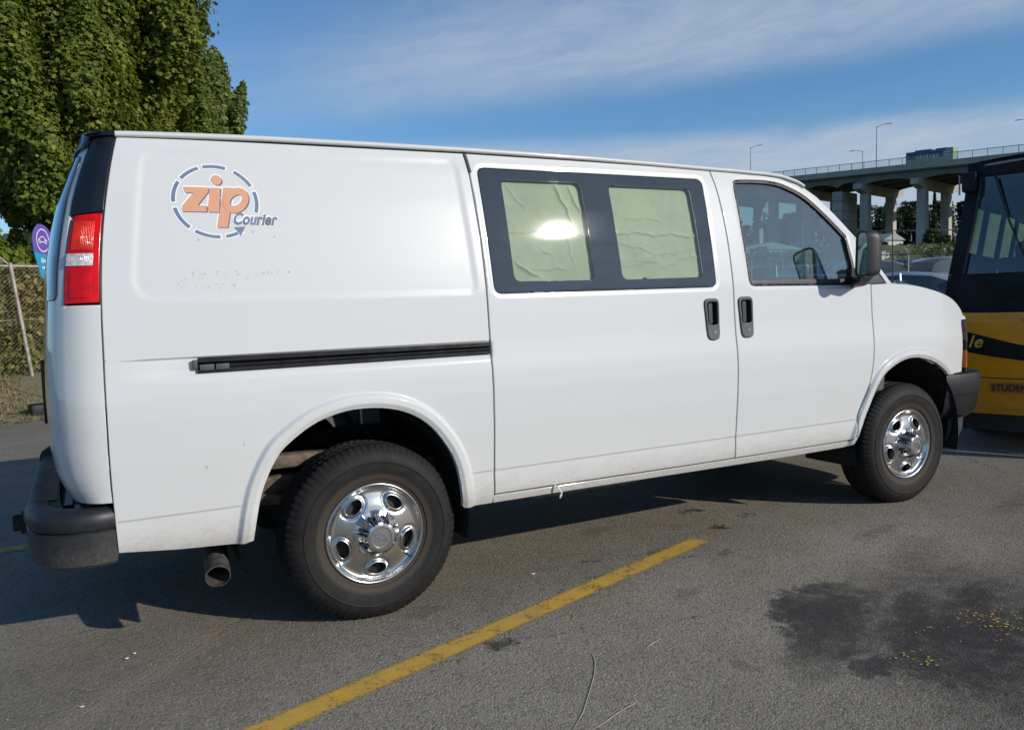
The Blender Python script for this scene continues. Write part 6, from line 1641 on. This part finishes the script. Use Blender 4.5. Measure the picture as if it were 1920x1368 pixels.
b = MB(); b.tube([Q(lean(u, 2.3)[0], face_v(u, 2.3)-.018, 2.305+.03*(1-(2*u/Wb-1)**2)) for u in np.linspace(.02, Wb-.02, 14)], .010, 6); b.build('roof_moulding', mat('moulding_grey', (.30,.31,.33), rough=.4), bw, auto=50)
b = MB(); V = [Q(.03,.45,.25),Q(Wb-.03,.45,.25),Q(Wb-.03,LB,.25),Q(.03,LB,.25),Q(.03,.45,.70),Q(Wb-.03,.45,.70),Q(Wb-.03,LB,.70),Q(.03,LB,.70)]; b.add(V, [(3,2,1,0),(4,5,6,7),(0,1,5,4),(1,2,6,5),(2,3,7,6),(3,0,4,7)]); b.build('floor', UNDER, bw)
fgrid('front_skirt', .04, Wb-.04, .16, .298, BT, bw, .04, 24, 4, lean)
for u in (.18, Wb-.18):
    for v in (1.2, 5.0):
        b = MB(); b.lathe([(.0,-.13),(.24,-.13),(.37,-.12),(.40,-.05),(.40,.05),(.37,.12),(.0,.12)], (0,0,0), 'y', 28)
        c = Q(u, v, .40); b.v = [(c[0]+x*en[0]+y*ev[0], c[1]+x*en[1]+y*ev[1], c[2]+z) for x, y, z in b.v]; b.build('wheel', RUBBER, bw, auto=40)
# interior: dash, seats, traffic cone, far bulkhead
def ibox(name, u0, u1, v0, v1, z0, z1, m, par=bw, bevel=.02):
    b = MB(); V = [Q(u0,v0,z0),Q(u1,v0,z0),Q(u1,v1,z0),Q(u0,v1,z0),Q(u0,v0,z1),Q(u1,v0,z1),Q(u1,v1,z1),Q(u0,v1,z1)]
    b.add(V, [(3,2,1,0),(4,5,6,7),(0,1,5,4),(1,2,6,5),(2,3,7,6),(3,0,4,7)]); return b.build(name, m, par, bevel=bevel)
ibox('dashboard', .15, Wb-.15, .42, .80, 1.05, 1.34, GREYIN)
for k, v in enumerate((2.2, 3.6)): 
    for u in (.15, 1.35): ibox('seat', u, u+.8, v, v+.16, .9, 1.62, SEATM, bevel=.05)
ibox('driver_seat', .42, .62, 1.05, 1.2, .9, 1.72, SEATM, bevel=.05)
cone = thing('traffic_cone', Q(.78, .62, 1.34), 'orange traffic cone standing on the dash inside the yellow bus', 'traffic cone')
b = MB(); b.lathe([(.0,.30),(.022,.30),(.085,.015),(.10,.0)], Q(.78,.62,1.345), 'z', 20); b.build('cone_body', mat('cone_orange', (.55,.13,.04), rough=.6), cone, auto=40)
b = MB(); c = Q(.78,.62,1.345); b.box((c[0]-.12,c[1]-.12,1.342),(c[0]+.12,c[1]+.12,1.358)); b.build('cone_base', RUBBER, cone)
# wipers hang from the header
for u0_, u1_ in ((.37,.62),(.66,.86)):
    b = MB(); b.tube([Q(u0_, face_v(u0_, 2.2)-.03, 2.21), Q((u0_+u1_)/2-.02, face_v(u0_, 1.82)-.035, 1.84), Q(u1_, face_v(u1_, 1.46)-.02, 1.46)], [.011,.009,.006], 6); b.build('wiper', BT, bw)
# mirror bracket box at the upper corner
ibox('mirror_box', .135, .24, .13, .30, 2.10, 2.26, BB, bevel=.02)
b = MB(); b.tube([Q(.12,.15,2.24),Q(.12,.15,2.08)], .007, 6); b.build('mirror_bracket', STEEL, bw)
# black swoosh with the maker's script, split line, sticker
def fpoly(name, P, m, off, F=None):
    n = len(P)
    if F is None:
        P = resample(P, .08).tolist(); n = len(P)
        r = delaunay_2d_cdt([Vector(p) for p in P], [(i, (i+1) % n) for i in range(n)], [], 1, 1e-7); P = [tuple(v) for v in r[0]]; F = [tuple(f) for f in r[2]]
    return mk(name, [Q(*lean(p[0], p[1])[:1], face_v(lean(p[0], p[1])[0], p[1])-off, p[1]) for p in P], F, m, bw)
top = smooth_line([(.02,1.012),(.15,.977),(.40,.907),(.65,.847),(1.1,.79),(1.6,.82),(2.28,.94)], .08); bot = smooth_line([(2.28,.80),(1.6,.66),(1.1,.66),(.65,.73),(.40,.762),(.15,.807),(.02,.822)], .08)
fpoly('black_swoosh', top+bot, BB, .004)
V, F = text_mesh('ale', 1., .3, .02, 1.1); P2, _ = fit(V, .150, .320, .835, .935); fpoly('maker_script', P2.tolist(), mat('script_yellow', (.78,.50,.08), rough=.4), .010, F)
V, F = stroke(smooth_line([(.02,.797),(.15,.784),(.40,.740),(.65,.707)], .05), .006); fpoly('pinstripe', V, YB, .006, F)
V, F = stroke(resample([(.01,.597),(.5,.592),(1.2,.587),(2.28,.59)], .05, False).tolist(), .008); fpoly('panel_line', V, mat('line_red_dark', (.12,.03,.015), rough=.5), .004, F)
fpoly('sticker', [(.37,.475),(.93,.475),(.93,.560),(.37,.560)], mat('sticker_amber', (.52,.24,.05), rough=.5), .007)
V, F = text_mesh('STUDENT DRIVER', 1., 0, .02); P2, _ = fit(V, .382, .918, .490, .545); fpoly('sticker_text', P2.tolist(), mat('sticker_dark_red', (.10,.01,.01), rough=.5), .012, F)
for u in (.62, Wb-.62):
    b = MB(); c = Q(u, face_v(u, 1.06)-.004, 1.06); b.lathe([(.0,-.02),(.03,-.016),(.035,0)], (0,0,0), 'x', 14)
    b.v = [(c[0]+x*en[0]-y*ev[0], c[1]+x*en[1]-y*ev[1], c[2]+z) for x, y, z in b.v]; b.build('marker_lamp', mat('marker_clear', (.5,.45,.35), rough=.1, metal=.5), bw, auto=40)
